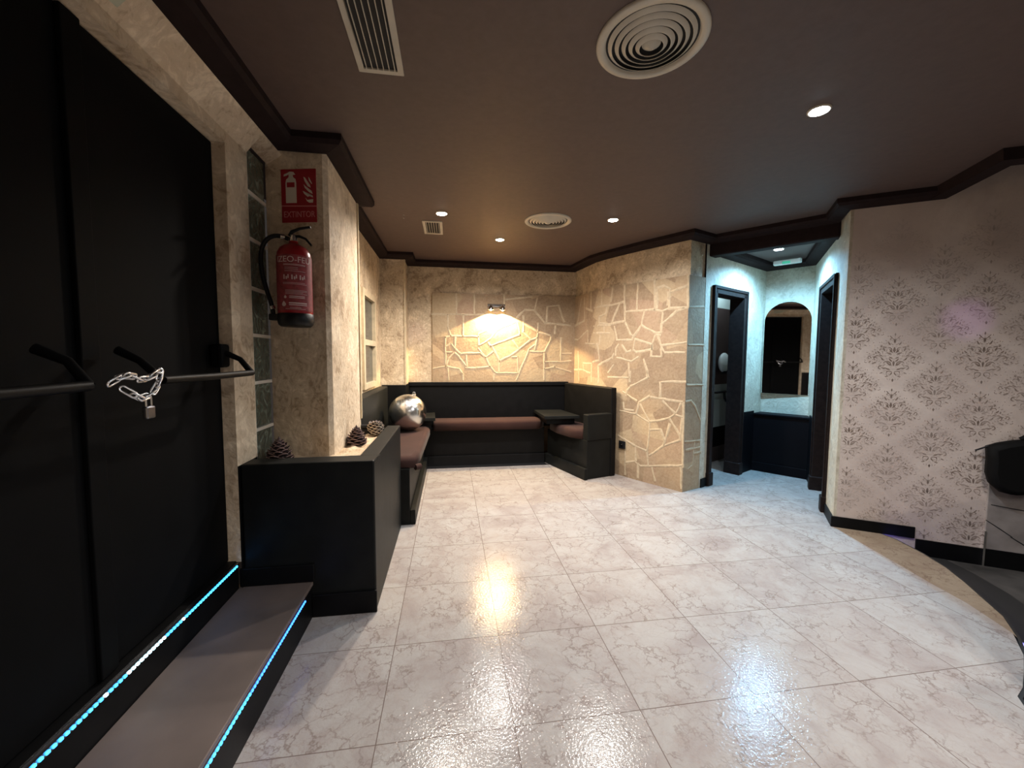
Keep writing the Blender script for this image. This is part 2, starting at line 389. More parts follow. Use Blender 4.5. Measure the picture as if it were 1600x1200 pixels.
for a, b, c, e in zip(outer[:-1], outer[1:], Q[:-1], Q[1:]):
    mb.poly([(a[0], a[1], -.012), (b[0], b[1], -.012), (e[0], e[1], -.012), (c[0], c[1], -.012)])
wall(mb, Q, -.012, -.0015)
for a, b, c, e in zip(outer[:-1], outer[1:], Q[:-1], Q[1:]):
    mb.poly([(a[0], a[1], -.0015), (b[0], b[1], -.0015), (e[0], e[1], -.0015), (c[0], c[1], -.0015)])
o = mb.build('trim_2', M['riser_shadow_black']); tag(o, 'black curved riser below the platform edge', kind='structure')
mb = MB(); mb.tube([(x, y, -.03) for x, y in offset_path(outer[:9], -.02)], .005, 8); mb.build('riser_led_strip', M['led_violet'], o)
mb = MB(); mb.poly([(1.8, -2.5, ZL), (5, -2.5, ZL), (5, 3.2, ZL), (1.8, 3.2, ZL)])
o = mb.build('floor_lower', M['lowfloor']); tag(o, 'dark grey lower floor beyond the curved platform edge', kind='structure')

mb = MB(); O2 = offset_path(outer, -.30)  # dark strip laid on the lower floor as the riser's painted shadow
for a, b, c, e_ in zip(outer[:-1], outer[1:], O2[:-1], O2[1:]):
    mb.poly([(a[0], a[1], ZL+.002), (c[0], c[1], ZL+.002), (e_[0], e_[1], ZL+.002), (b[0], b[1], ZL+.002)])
tag(mb.build('riser_shadow_strip', M['riser_shadow_black']), 'painted shadow of the riser on the lower floor along the curved platform', kind='structure')

# ------------------------------------------------------------ ceiling
mb = MB()
BULK = [(3.24, 2.255), (3.01, 1.84), (3.09, 1.80), (3.5, 1.62), (4.1, 1.40)]
cp = [(-1.3, -2.6), (4.1, -2.6), (4.1, 1.40), (3.5, 1.62), (3.09, 1.80), (3.01, 1.84), (3.24, 2.255), (3.4, 2.5), (3.4, 3.0), (3.10, 2.92), (2.50, 3.66), (2.3, 3.75), (2.3, 5.3), (-1.3, 5.3)]
mb.poly([(x, y, ZC) for x, y in cp[::-1]])
mb.poly([(2.8, 1.2, 2.62), (2.8, 3.0, 2.62), (5, 3.0, 2.62), (5, 1.2, 2.62)])
for a, b in zip(BULK[:-1], BULK[1:]): mb.poly([(a[0], a[1], ZC), (b[0], b[1], ZC), (b[0], b[1], 2.62), (a[0], a[1], 2.62)])
o = mb.build('ceiling', M['ceiling']); tag(o, kind='structure')
mb = MB(); mb.poly([(x, y, 2.27) for x, y in [(2.43, 3.56), (2.3, 5), (4.2, 4.6), (4.2, 3.4), (3.03, 2.83)]])
o = mb.build('ceiling_vestibule', M['ceiling']); tag(o, 'lower dark ceiling before the washroom doors', kind='structure')

def cornice(name, P, zw=ZW, zc=ZC, prof=None, label=None):
    prof = prof or [(0, zw), (.012, zw), (.085, zw+.012), (.10, zw+.03), (.10, zc)]
    mb = MB()
    rows = [[(x, y, z) for x, y in offset_path(P, d)] for d, z in prof]
    mb.grid(rows, False, 0, False)
    return tag(mb.build(name, M['cornice']), label, kind='structure')
# room on the right of each path
cornice('trim_3', [(-.87, -2.4), (-.87, 2.305), (-.635, 2.305), (-.635, 3.0), (-.75, 3.0), (-.75, 4.60), (-.49, 4.60), (-.49, 4.91), (1.525, 4.91)] + [(x-.0, y) for x, y in CURVE[1:]] + [(G[0]+.03, G[1]+.015), (2.975, 2.79), W1, (3.215, 2.272)], label='dark brown cornice running round the left, back and right walls')
cornice('trim_4', [(3.215, 2.272), (3.01, 1.84), (3.09, 1.80), (3.5, 1.62), (4.1, 1.40)], prof=[(0, ZW), (.09, ZW), (.10, ZC)], label='dark brown edge of the dropped ceiling by the right frame edge')
# beam over the vestibule opening
bd = Vector((3.02-2.40, 2.82-3.49)); 
mb = MB(); mb.prism([(2.372, 3.525), (2.985, 2.785), (3.065, 2.86), (2.46, 3.60)], 2.185, 2.352)
tag(mb.build('trim_5', M['cornice'], bevel=.012), 'dark brown beam across the opening to the washroom doors', kind='structure')
cornice('trim_6', [(2.45, 3.548), VC, VR, (3.02, 2.82)], zw=2.205, zc=2.27, label='dark brown cornice inside the washroom lobby')

# ------------------------------------------------------------ left wall with door recess and glass block window
XL = -.95
mb = MB()
def lq(y0, y1, z0, z1): mb.poly([(XL, y0, z0), (XL, y1, z0), (XL, y1, z1), (XL, y0, z1)], 0, [(y0, z0), (y1, z0), (y1, z1), (y0, z1)])
DY0, DY1, DZ = .70, 1.96, 2.15
lq(DY1, 2.15, .742, 2.20); mb.poly([(XL, DY1, 0), (XL, 2.15, 0), (XL, 2.15, .742), (XL, DY1, .742)], 1); lq(2.15, 2.40, 2.245, 2.25); lq(2.15, 2.40, 0, .665); lq(-2.4, DY0, 0, 2.2)
lq(DY0, DY1, DZ, 2.2)
for ya, yb in ((-2.4, 2.15), (2.15, 2.42)):
    zb = 2.2 if ya < 0 else 2.245
    mb.poly([(XL, ya, zb), (XL, yb, zb), (-.885, yb, 2.278), (-.885, ya, 2.278)], smooth=True)
    mb.poly([(-.885, ya, 2.278), (-.885, yb, 2.278), (-.87, yb, 2.292), (-.87, ya, 2.292)], smooth=True)
mb.poly([(-.87, -2.4, 2.292), (-.87, 2.42, 2.292), (-.87, 2.42, 2.36), (-.87, -2.4, 2.36)])
for y in (DY0, DY1): mb.poly([(XL-.06, y, .3), (XL, y, .3), (XL, y, DZ), (XL-.06, y, DZ)])
mb.poly([(XL-.06, DY0, DZ), (XL-.06, DY1, DZ), (XL, DY1, DZ), (XL, DY0, DZ)])
wl = tag(mb.build('wall_left', [M['stucco'], M['blackpaint']]), kind='structure')
mb = MB(); mb.poly([(-.937, 1.27, 2.214), (-.929, 1.37, 2.222), (-.883, 1.375, 2.276), (-.883, 1.06, 2.276)])
mb.build('bare_patch', M['patch'], wl)['label'] = 'greenish bare plaster patch'

w = empty('window_1', (XL, 2.26, .66)); tag(w, 'narrow column of glass blocks between the entrance door and the pillar', kind='structure')
gz = [.665, .869, 1.106, 1.342, 1.572, 1.81, 2.033, 2.25]
for a, b in zip(gz[:-1], gz[1:]):
    g = MB(); g.box(-.075, -.012, -.105, .098, a-.66+.008, b-.66-.008)
    g.build('glass_block', M['gblock'], w, bevel=.006)
g = MB()
for z in gz[1:-1]: g.box(-.07, -.008, -.11, .105, z-.66-.008, z-.66+.008)
g.box(-.07, -.002, -.11, -.104, 0, 1.59); g.box(-.09, -.08, -.12, .12, 0, 1.6)
g.build('block_joint', M['grout_white'], w)

# pillar and alcove
mb = MB()
def pquad(a, b, z0, z1, s=0):
    L = hypot(b[0]-a[0], b[1]-a[1]); mb.poly([(a[0], a[1], z0), (b[0], b[1], z0), (b[0], b[1], z1), (a[0], a[1], z1)], 0, [(s, z0), (s+L, z0), (s+L, z1), (s, z1)])
pp = [(-.96, 2.372), (-.657, 2.305), (-.635, 2.327), (-.635, 3.0), (-.76, 3.0)]
for a, b in zip(pp[:-1], pp[1:]): pquad(a, b, .60, 2.36)
tag(mb.build('wall_pillar', M['stucco']), kind='structure')
mb = MB()
pquad((-.75, 3.0), (-.75, 3.66), 0, 2.36); pquad((-.75, 4.20), (-.75, 4.61), 0, 2.36); pquad((-.75, 3.66), (-.75, 4.20), 1.80, 2.36); pquad((-.75, 3.66), (-.75, 4.20), 0, .98)
tag(mb.build('wall_alcove', M['stucco_top']), kind='structure')
mb = MB()
pquad((-.75, 4.60), (-.49, 4.60), 0, 2.36); pquad((-.49, 4.60), (-.49, 4.95), 0, 2.36)
tag(mb.build('wall_corner_pier', M['stucco_top']), kind='structure')
mb = MB(); mb.prism([(-.50, 4.592), (-.482, 4.592), (-.482, 4.62), (-.50, 4.62)], .93, 2.29)
mb.prism([(-.642, 2.985), (-.626, 2.985), (-.626, 3.008), (-.642, 3.008)], .8, 2.29)
tag(mb.build('trim_7', M['winframe']), 'pale corner beads on the pillar edges', kind='structure')
w = empty('window_2', (-.75, 3.93, .98)); tag(w, 'tall narrow two-pane window behind the pillar', kind='structure')
g = MB()
for y0, y1, z0, z1 in ((-.30, -.24, -.03, .85), (.24, .30, -.03, .85), (-.24, .24, .79, .85), (-.24, .24, -.03, .02), (-.24, .24, .36, .41)): g.box(-.03, .02, y0, y1, z0, z1)
g.build('window_frame', M['winframe'], w)
for z0, z1 in ((.02, .36), (.41, .79)):
    g = MB(); g.box(-.02, -.012, -.24, .24, z0, z1); g.build('pane', M['winglass'], w)

# back wall and curved stone wall
mb = MB(); wall(mb, [(-.49, 4.91), (1.56, 4.91)], 0, 2.36)
wb = tag(mb.build('wall_back', M['stucco_top']), kind='structure')
mb = MB(); wall(mb, offset_path(CURVE, -.02) + [(G[0]-.02, G[1]+.01)], 0, 2.36)
ws = tag(mb.build('wall_curved', M['stucco_top']), kind='structure')
mb = MB(); slab(mb, [(-.21, 4.91), (1.53, 4.91)], .025, .0, 1.99)
mb.build('stone_slabs', M['stone'], wb)
def ribbon(mb, pts, f, w=.009, h=.0022):
    for (s0, z0), (s1, z1) in zip(pts[:-1], pts[1:]):
        L = hypot(s1-s0, z1-z0)
        if L < .004: continue
        n = max(1, int(L/.06)); ds, dz = (s1-s0)/L, (z1-z0)/L; ns, nz = -dz, ds; rows = []
        for i in range(n+1):
            t = i/n; jw = w*random.uniform(.65, 1.35); js = random.uniform(-.0035, .0035)
            s, z = s0+(s1-s0)*t+ns*js, z0+(z1-z0)*t+nz*js; e = (-.004 if i == 0 else .004 if i == n else 0); s += ds*e; z += dz*e
            rows.append([f(s-ns*jw, z-nz*jw, 0), f(s-ns*jw*.6, z-nz*jw*.6, h), f(s+ns*jw*.6, z+nz*jw*.6, h), f(s+ns*jw, z+nz*jw, 0)])
        mb.grid(rows, False, 0, True)
def path_f(P, off):
    segs = []; s = 0
    for a, b in zip(P[:-1], P[1:]):
        L = hypot(b[0]-a[0], b[1]-a[1]); segs.append((s, L, a, b)); s += L
    Q = offset_path(P, 1.0)
    def f(s, z, h):
        for k, (s0, L, a, b) in enumerate(segs):
            if s <= s0+L or k == len(segs)-1: break
        t = (s-s0)/L; n = lerp((Q[k][0]-P[k][0], Q[k][1]-P[k][1]), (Q[k+1][0]-P[k+1][0], Q[k+1][1]-P[k+1][1]), max(0, min(1, t)))
        if len(P) == 2: n = tuple(norm2(P[0], P[1]))
        return (a[0]+(b[0]-a[0])*t+n[0]*(off+h), a[1]+(b[1]-a[1])*t+n[1]*(off+h), z)
    return f
MB_BACK=[[(0.292,1.988),(0.291,1.745)],[(0.504,1.983),(0.5,1.75)],[(0.002,1.739),(0.619,1.747)],[(0.189,1.738),(0.188,1.587),(0.225,1.49)],[(0.372,1.742),(0.366,1.491)],[(0.161,1.473),(0.225,1.487),(0.553,1.485)],[(0.161,1.473),(0.164,1.118)],[(0.547,1.516),(0.553,1.384)],[(0.553,1.516),(0.641,1.555)],[(0.279,1.479),(0.274,1.36)],[(0.165,1.364),(0.225,1.403),(0.273,1.338),(0.333,1.281),(0.575,1.291)],[(0.17,1.299),(0.235,1.299)],[(0.553,1.346),(0.641,1.236),(0.73,1.308)],[(0.564,1.384),(0.685,1.452),(0.774,1.563),(0.987,1.666)],[(0.663,1.413),(0.697,1.374),(1.056,1.512),(1.027,1.655)],[(0.719,1.364),(0.809,1.186),(0.798,1.064)],[(0.809,1.198),(0.955,1.265),(1.182,1.446),(1.273,1.481),(1.24,1.334)],[(0.96,1.449),(1.046,1.344)],[(1.094,1.745),(1.101,1.546),(1.182,1.469)],[(1.24,1.391),(1.171,1.345),(1.138,1.255),(1.014,0.962)],[(1.183,1.312),(1.356,1.307)],[(1.436,1.449),(1.362,1.302),(1.36,0.961)],[(1.57,1.484),(1.574,1.201)],[(1.363,1.188),(1.533,1.183),(1.704,1.195)],[(1.364,1.098),(1.498,1.121),(1.706,1.063)],[(1.48,1.155),(1.498,1.121)],[(1.578,1.286),(1.708,1.287)],[(0.013,1.102),(0.159,1.129),(0.322,1.097),(0.365,1.042),(0.365,0.964)],[(0.186,1.108),(0.196,0.965)],[(0.268,1.294),(0.322,1.24),(0.409,1.13)],[(0.268,1.294),(0.192,1.217),(0.17,1.129)],[(0.409,1.262),(0.415,1.13)],[(0.398,1.113),(0.53,1.108),(0.697,1.125),(0.753,1.052),(1.025,1.047)],[(0.742,1.041),(0.737,0.963)],[(0.575,1.291),(0.641,1.23),(0.686,1.13)],[(1.029,1.249),(1.036,1.052)],[(0.955,1.243),(1.035,1.249)],[(1.269,1.96),(1.236,1.804),(1.364,1.661),(1.691,1.633)],[(1.387,1.662),(1.396,1.863),(1.535,1.878),(1.608,1.677)],[(1.498,1.63),(1.493,1.529)],[(1.283,1.66),(1.279,1.548),(1.447,1.506),(1.436,1.449)],[(0.862,1.993),(0.863,1.851)],[(0.873,1.933),(1.2,1.975)],[(1.009,1.711),(1.111,1.812),(1.225,1.815)],[(1.273,1.481),(1.279,1.548),(1.112,1.646)]]
MB_SIDE=[[(0.218,1.943),(0.112,1.644)],[(0.0,1.624),(0.304,1.675),(0.294,1.944)],[(0.459,1.986),(0.455,1.792)],[(0.335,1.817),(0.502,1.765)],[(0.667,1.987),(0.672,1.811)],[(0.828,1.995),(0.806,1.837)],[(0.983,2.003),(0.982,1.818),(1.0,1.616)],[(0.535,1.799),(0.807,1.797),(0.982,1.818)],[(0.755,1.781),(0.736,1.712),(0.637,1.689),(0.638,1.626)],[(0.922,1.805),(0.825,1.613)],[(0.639,1.615),(0.813,1.599),(0.994,1.617)],[(1.14,2.0),(1.137,1.716)],[(0.997,1.714),(1.329,1.705),(1.419,1.683)],[(1.324,2.001),(1.339,1.699)],[(1.353,1.907),(1.359,1.716)],[(1.353,1.907),(1.421,1.92),(1.49,1.876),(1.481,1.705)],[(1.467,1.857),(1.466,1.733)],[(1.491,1.854),(1.655,1.886)],[(1.656,1.988),(1.666,1.697)],[(1.419,1.688),(1.481,1.705),(1.667,1.692)],[(1.419,1.692),(1.413,1.567),(1.406,1.476)],[(1.413,1.567),(1.562,1.672),(1.626,1.692)],[(1.225,1.7),(1.192,1.561)],[(1.111,1.46),(1.192,1.561),(1.356,1.479),(1.406,1.476)],[(1.001,1.602),(1.075,1.471),(1.111,1.46)],[(0.859,1.571),(0.894,1.428),(1.089,1.422),(1.111,1.46)],[(1.123,1.431),(1.308,1.374)],[(1.351,1.46),(1.313,1.369),(1.32,1.323),(1.15,1.296),(1.103,1.325),(1.123,1.431)],[(1.357,1.46),(1.407,1.458)],[(1.377,1.45),(1.41,1.358),(1.663,1.384)],[(1.415,1.349),(1.451,1.294),(1.648,1.293)],[(1.319,1.369),(1.312,1.253),(1.423,1.253),(1.411,1.331)],[(0.965,1.376),(1.021,1.297),(1.08,1.316)],[(0.921,1.387),(0.884,1.338),(0.886,1.267)],[(0.9,1.242),(1.083,1.204),(1.174,1.248)],[(0.86,1.288),(0.835,1.237),(0.698,1.183),(0.636,1.151),(0.642,0.959)],[(1.054,1.189),(1.072,0.993)],[(1.229,1.229),(1.274,1.116),(1.271,1.06)],[(0.788,1.03),(1.065,1.037)],[(0.285,1.172),(0.502,1.175),(0.498,0.961)],[(0.0,1.088),(0.262,1.091),(0.471,1.059)],[(0.285,1.172),(0.3,1.098)],[(0.15,1.316),(0.177,0.954)],[(0.338,1.403),(0.614,1.39)],[(0.393,1.557),(0.399,1.402)],[(0.614,1.39),(0.651,1.204),(0.524,1.192)],[(0.658,1.489),(0.645,1.384)],[(0.717,1.579),(0.719,1.517)],[(0.393,1.557),(0.145,1.456),(0.0,1.462)],[(0.531,1.591),(0.624,1.595),(0.813,1.583)],[(0.534,1.516),(0.802,1.503)],[(0.787,1.081),(0.863,1.166)],[(1.079,1.104),(1.074,1.039)],[(1.264,1.11),(1.289,1.048),(1.083,0.952),(1.045,0.905),(1.033,0.849)],[(1.426,1.013),(1.667,1.025)],[(1.415,1.012),(1.42,0.869)],[(1.318,0.861),(1.475,0.848),(1.644,0.837)],[(1.306,0.87),(1.19,0.797),(1.162,0.675)],[(0.956,0.685),(1.162,0.675),(1.309,0.607)],[(1.203,0.777),(1.302,0.627)],[(1.443,0.83),(1.576,0.721),(1.634,0.836)],[(1.634,0.519),(1.514,0.674),(1.565,0.715),(1.649,0.7)],[(1.526,0.625),(1.473,0.412)],[(1.322,0.535),(1.435,0.556),(1.477,0.464),(1.468,0.406)],[(1.314,0.618),(1.311,0.523),(1.294,0.317),(1.31,0.181)],[(0.943,0.417),(1.14,0.355),(1.294,0.317)],[(1.324,0.28),(1.468,0.401),(1.626,0.478)],[(1.644,0.699),(1.631,0.479)],[(1.033,0.392),(1.043,0.022)],[(1.159,0.358),(1.17,0.196)],[(1.046,0.153),(1.158,0.187),(1.233,0.154),(1.31,0.17),(1.664,0.25)],[(1.196,0.179),(1.2,0.026)],[(1.351,0.168),(1.39,0.039)],[(1.314,0.618),(1.438,0.644),(1.514,0.674)],[(1.165,0.806),(0.991,0.89)],[(0.995,0.779),(1.01,0.702),(1.129,0.704)],[(1.649,0.838),(1.665,0.236)],[(1.649,0.232),(1.656,0.033)]]
MB_END=[[(0.018,0.995),(0.256,0.988)],[(0.011,0.839),(0.088,0.85),(0.154,0.791),(0.243,0.654)],[(0.014,0.473),(0.238,0.461)],[(0.034,0.392),(0.242,0.393)],[(0.157,0.448),(0.137,0.238),(0.075,0.211)],[(0.147,0.348),(0.261,0.345)],[(0.018,1.698),(0.229,1.712)],[(0.023,1.358),(0.25,1.363)]]

mb = MB(); f = path_f([(-.22, 4.91), (1.53, 4.91)], .0255)
for l in MB_BACK: ribbon(mb, l, f, .011)
mb.build('mortar', M['mortar'], wb)
mb = MB(); slab(mb, CURVE + [G], .0, 0, 1.985); mb.build('stone_slabs', M['stone'], ws)
mb = MB(); f = path_f(CURVE, .0005)
for l in MB_SIDE: ribbon(mb, l, f, .0115)
f = path_f([CURVE[-1], G], .0005)
for l in MB_END: ribbon(mb, l, f, .010)
mb.build('mortar', M['mortar'], ws)

# ------------------------------------------------------------ washroom lobby walls
vl = Vector((VC[0]-G[0], VC[1]-G[1])).normalized(); vr = Vector((W1[0]-VR[0], W1[1]-VR[1])).normalized()
D1 = [(2.451, 3.55), (3.07, 3.87)]; 
def onl(o, d, t): return (o[0]+d.x*t, o[1]+d.y*t)
def tof(o, d, p): return (p[0]-o[0])*d.x+(p[1]-o[1])*d.y
a0, a1 = tof(G, vl, D1[0])+.03, tof(G, vl, D1[1])-.03
mb = MB()
def vq(o_, d, t0, t1, z0, z1): pquad(onl(o_, d, t0), onl(o_, d, t1), z0, z1, t0)
LV = hypot(VC[0]-G[0], VC[1]-G[1]); LR = hypot(W1[0]-VR[0], W1[1]-VR[1])
vq(G, vl, -.02, a0, 0, 2.36); vq(G, vl, a0, a1, 1.90, 2.30); vq(G, vl, a1, LV, 0, 2.30)
tag(mb.build('wall_lobby_left', M['stucco_pale']), kind='structure')
mb = MB(); pquad(VC, VR, 0, 2.30); tag(mb.build('wall_lobby_back', M['stucco_pale']), kind='structure')
b0, b1 = tof(VR, vr, (3.431, 3.347))+.03, tof(VR, vr, (2.985, 2.78))-.03
mb = MB(); vq(VR, vr, 0, b0, 0, 2.30); vq(VR, vr, b0, b1, 1.86, 2.36); vq(VR, vr, b1, LR-.012, 0, 2.36)
c = [onl(VR, vr, LR-.012), (W1[0]-.002+.003, W1[1]-.002), (W1[0]+wd.x*.02, W1[1]+wd.y*.02)]
for a, b in zip(c[:-1], c[1:]): pquad(a, b, 0, 2.36)
tag(mb.build('wall_lobby_right', M['stucco_pale']), kind='structure')

def door_frame(n, o_, d, t0, t1, ztop, label, inward):
    """casing of mouldings round an opening in the wall line, jambs going inward"""
    e = empty('door_%d' % n, (*onl(o_, d, (t0+t1)/2), 0)); tag(e, label, kind='structure')
    ox, oy = onl(o_, d, (t0+t1)/2); nrm = Vector((d.y, -d.x))
    def bx(m, ta, tb, da, db, z0, z1):
        q = [(ta, da), (tb, da), (tb, db), (ta, db)]
        m.prism([(o_[0]+d.x*t+nrm.x*h-ox, o_[1]+d.y*t+nrm.y*h-oy) for t, h in q], z0, z1)
    m = MB()
    for a, b in ((t0, t0+.07), (t1-.07, t1)):
        bx(m, a, b, -.13, .018, 0, ztop-.0)
        bx(m, a+(.0 if a == t0 else .045), b-(.045 if a == t0 else 0), .018, .028, .12, ztop)
    bx(m, t0, t1, -.13, .018, ztop-.07, ztop); bx(m, t0, t1, .018, .028, ztop-.025, ztop)
    m.build('door_frame', M['frame'], e, bevel=.004)
    for a, b in ((t0-.006, t0+.078), (t1-.078, t1+.006)):
        m = MB(); bx(m, a, b, -.12, .036, 0, .13); m.build('plinth_block', M['frame'], e, bevel=.008)
    return e, bx
e1, bx1 = door_frame(2, G, vl, a0-.03, a1+.03, 1.93, 'dark framed doorway to a washroom beside the stone wall', 1)
e2, bx2 = door_frame(3, VR, vr, b0-.03, b1+.03, 1.905, 'dark framed doorway on the right of the arched mirror', 1)
m = MB(); bx2(m, b0+.04, b1-.04, -.12, -.085, 0, 1.84); m.build('door_leaf', M['doorblack'], e2, bevel=.004)

# washroom behind door_2
nl = Vector((vl.y, -vl.x)); far = .42
def wp(t, h): return (G[0]+vl.x*t-nl.x*h, G[1]+vl.y*t-nl.y*h)
mb = MB()
fa, fb = wp(.04, far), wp(2.4, far)
for z0, z1, mi in ((0, .18, 1), (.18, .42, 2), (.42, .93, 0), (.93, 1.83, 1), (1.83, 2.3, 0)):
    mb.poly([(*fa, z0), (*fb, z0), (*fb, z1), (*fa, z1)], mi)
for t in (.04, 2.4): mb.poly([(*wp(t, 0), 0), (*wp(t, far), 0), (*wp(t, far), 2.3), (*wp(t, 0), 2.3)], 1)
mb.poly([(*wp(.04, 0), 2.31), (*wp(2.4, 0), 2.31), (*wp(2.4, far), 2.31), (*wp(.04, far), 2.31)], 1)
tag(mb.build('wall_washroom', [M['bath_wall'], M['bath_panel'], M['doorblack']]), kind='structure')
mb = MB(); mb.poly([(*wp(.04, -.0), .001), (*wp(2.4, -.0), .001), (*wp(2.4, far), .001), (*wp(.04, far), .001)]); tag(mb.build('floor_washroom', M['floor']), kind='structure')
# closed dark space behind door_3
def rp(t, h):
    nr = Vector((vr.y, -vr.x)); return (VR[0]+vr.x*t-nr.x*h, VR[1]+vr.y*t-nr.y*h)
mb = MB()
for q in ([(b0, 0), (b0, .3)], [(b0, .3), (b1, .3)], [(b1, .3), (b1, 0)]):
    mb.poly([(*rp(*q[0]), 0), (*rp(*q[1]), 0), (*rp(*q[1]), 1.9), (*rp(*q[0]), 1.9)])
mb.poly([(*rp(b0, 0), 1.9), (*rp(b1, 0), 1.9), (*rp(b1, .3), 1.9), (*rp(b0, .3), 1.9)])
tag(mb.build('wall_closet', M['doorblack']), kind='structure')

# wallpaper wall
mb = MB(); wall(mb, [(W1[0]+wd.x*.02, W1[1]+wd.y*.02), W3], ZL, 2.64, 0, .02)
wr = tag(mb.build('wall_right', M['damask']), kind='structure')
mb = MB(); tR = lambda x: (x-W1[0])/wd.x
P0 = (W1[0]+wd.x*tR(3.47), W1[1]+wd.y*tR(3.47)); P1 = W3
slab(mb, [P0, P1], .012, -.0, .52)
mb.build('stone_cladding', M['stone_bar'], wr, bevel=.003)['label'] = 'grey stone cladding low on the wall'
mb = MB(); slab(mb, [(P0[0]-wd.x*.006, P0[1]-wd.y*.006), (P0[0]+wd.x*.004, P0[1]+wd.y*.004)], .02, ZL, .12)
mb.build('edge_profile', M['chrome'], wr)
ff = path_f([P0, P1], .0125)
mb = MB()
for l in ([(0.02, .30), (.3, .27), (.6, .28)], [(0.0, .19), (.12, .10), (.25, .02)]): ribbon(mb, l, ff, .003, .001)
mb.build('stone_crack', M['ventdark'], wr)
# baseboards
def base(name, P, z0, z1, label=None, d=.012):
    m = MB(); slab(m, P, d, z0, z1); return tag(m.build(name, M['blackpaint']), label, kind='structure')
base('baseboard_right', [onl(VR, vr, b1+.04), W1, (3.183, 2.293)], 0, .078)
base('baseboard_lower', [(3.19, 2.288), W3], ZL, -.003)
base('baseboard_lobby', [onl(G, vl, -.0+.005), onl(G, vl, a0-.035)], 0, .085)

# left behind-camera walls so the room closes
mb = MB(); wall(mb, [(5.0, -2.4), (-1.2, -2.4)], ZL, 2.64); tag(mb.build('wall_rear', M['stucco']), kind='structure')
mb = MB(); wall(mb, [(4.9, 3.0), (4.9, -2.4)], ZL, 2.64); tag(mb.build('wall_far_right', M['damask']), kind='structure')

# ------------------------------------------------------------ entrance door, threshold, step
d = empty('door_1', (-1.0, .97, .31)); tag(d, 'black double entrance door with panic bars', kind='structure')
for y0, y1 in ((-.268, .318), (.322, .985)):
    g = MB(); g.box(-.035, .0, y0, y1, 0.0, 1.835)
    lf = g.build('door_leaf', M['doorblack'], d, bevel=.004)
g = MB(); g.box(0, .014, .29, .35, 0.0, 1.835); g.build('meeting_strip', M['doorblack'], d, bevel=.003)
def panic(y0, y1, ypiv):
    g = MB(); g.tube([(.15, y0, .857), (.15, (y0+y1)/2, .855), (.15, y1, .857)], .0125, 12); bar = g.build('panic_bar', M['blackpaint'], d)
    for y, s in ((y0, -1), (y1, 1)):
        if y == ypiv:
            g = MB(); g.box(.0, .05, y+s*.005-.035, y+s*.005+.035, .88, .98)
            g.build('bar_housing', M['doorblack'], d, bevel=.012)
        g = MB(); g.tube([(.04, y+s*.005, .945), (.10, y+s*.012, .915), (.15, y+s*.0, .857)], .012, 10, rs=[.013, .011, .0125]); g.build('bar_arm', M['doorblack'] if y != ypiv else M['bagblack'], d)
panic(.38, .93, .93); panic(-.225, .13, None)
# threshold and step
mb = MB(); mb.box(-1.2, -.968, -2.3, 1.968, 0, .285); mb.box(-1.2, -.972, -2.3, 1.968, .285, .305)
tag(mb.build('threshold', M['blackpaint']), 'black threshold riser under the entrance door', 'threshold')
st = empty('entry_step', (-.81, .9, 0)); tag(st, 'low black step with brown top before the entrance door', 'step')
g = MB(); g.box(-.157, .155, -3.1, 1.072, 0, .158); g.build('riser', M['blackpaint'], st)
g = MB(); g.box(-.157, .162, -3.1, 1.074, .158, .175); g.build('tread', M['steptop'], st, bevel=.003)
# LED strips
def led(name, x, z, y0, y1, label, cols, tilt):
    e = empty(name, (x, y0, z)); tag(e, label, 'led strip')
    g = MB(); g.box(-.004, .010, 0, y1-y0, -.002, .012); g.build('profile', M['alu'], e)
    n = int((y1-y0)/.0167); protos = {}
    for i in range(n):
        c = cols(y0+i*.0167)
        if c not in protos:
            g = MB(); g.box(.010, .0135, -.0042, .0042, .0015, .0085); protos[c] = q = g.build('diode', M[c], e)
        else:
            q = protos[c].copy(); COL.objects.link(q); q.parent = e
        q.location = (0, .01+i*.0167, 0)
led('led_strip', -.968, .286, .62, 1.955, 'bright cyan LED strip along the upper threshold edge', lambda y: 'led_white' if (1.30 < y < 1.46 or abs(y-1.56) < .01 or abs(y-1.22) < .01) else 'led_cyan', 0)
led('led_strip', -.655, .146, .62, 1.86, 'blue LED strip under the nosing of the lower step', lambda y: 'led_blue' if y > 1.35 else 'led_cyan', 0)

# ------------------------------------------------------------ planter block
pb = empty('planter', (-.36, 2.0, 0)); tag(pb, 'black built-in planter box filled with pale sand below the pillar', 'planter')
PX_, PY_ = -.36, 2.0
g = MB()
def pbx(x0, x1, y0, y1, z0, z1): g.box(x0-PX_, x1-PX_, y0-PY_, y1-PY_, z0, z1)
pbx(-.948, -.362, 1.978, 2.09, 0, .745); pbx(-.455, -.362, 2.09, 2.995, 0, .745); pbx(-.63, -.455, 2.93, 2.995, 0, .73)
pbx(-.948, -.455, 2.09, 2.30, 0, .60); pbx(-.625, -.455, 2.30, 2.93, 0, .60)
g.build('box', M['blacksat'], pb, bevel=.008)
g = MB(); pbx(-.655, -.358, 1.966, 1.979, 0, .11); pbx(-.965, -.64, 1.966, 1.979, .176, .262)
g.build('skirting', M['blackpaint'], pb, bevel=.004)
g = MB(); n = 26
rows = []
for i in range(n+1):
    y = 2.085+(2.94-2.085)*i/n; xl = -.945 if y < 2.35 else -.64
    rows.append([(xl+(-.45-xl)*j/12-PX_, y-PY_, .695+.008*sin(j*1.3+i*.7)*cos(i*.9)+random.uniform(-.003, .003)) for j in range(13)])
g.grid(rows, False, 0, True, flip=True)
s_ = g.build('sand', M['sand'], pb); s_['kind'] = 'stuff'
g = MB(); g.tube([(-.625-PX_, 2.955-PY_, .745), (-.47-PX_, 2.955-PY_, .745)], .018, 12); g.build('foam_roll', M['plastic'], pb)

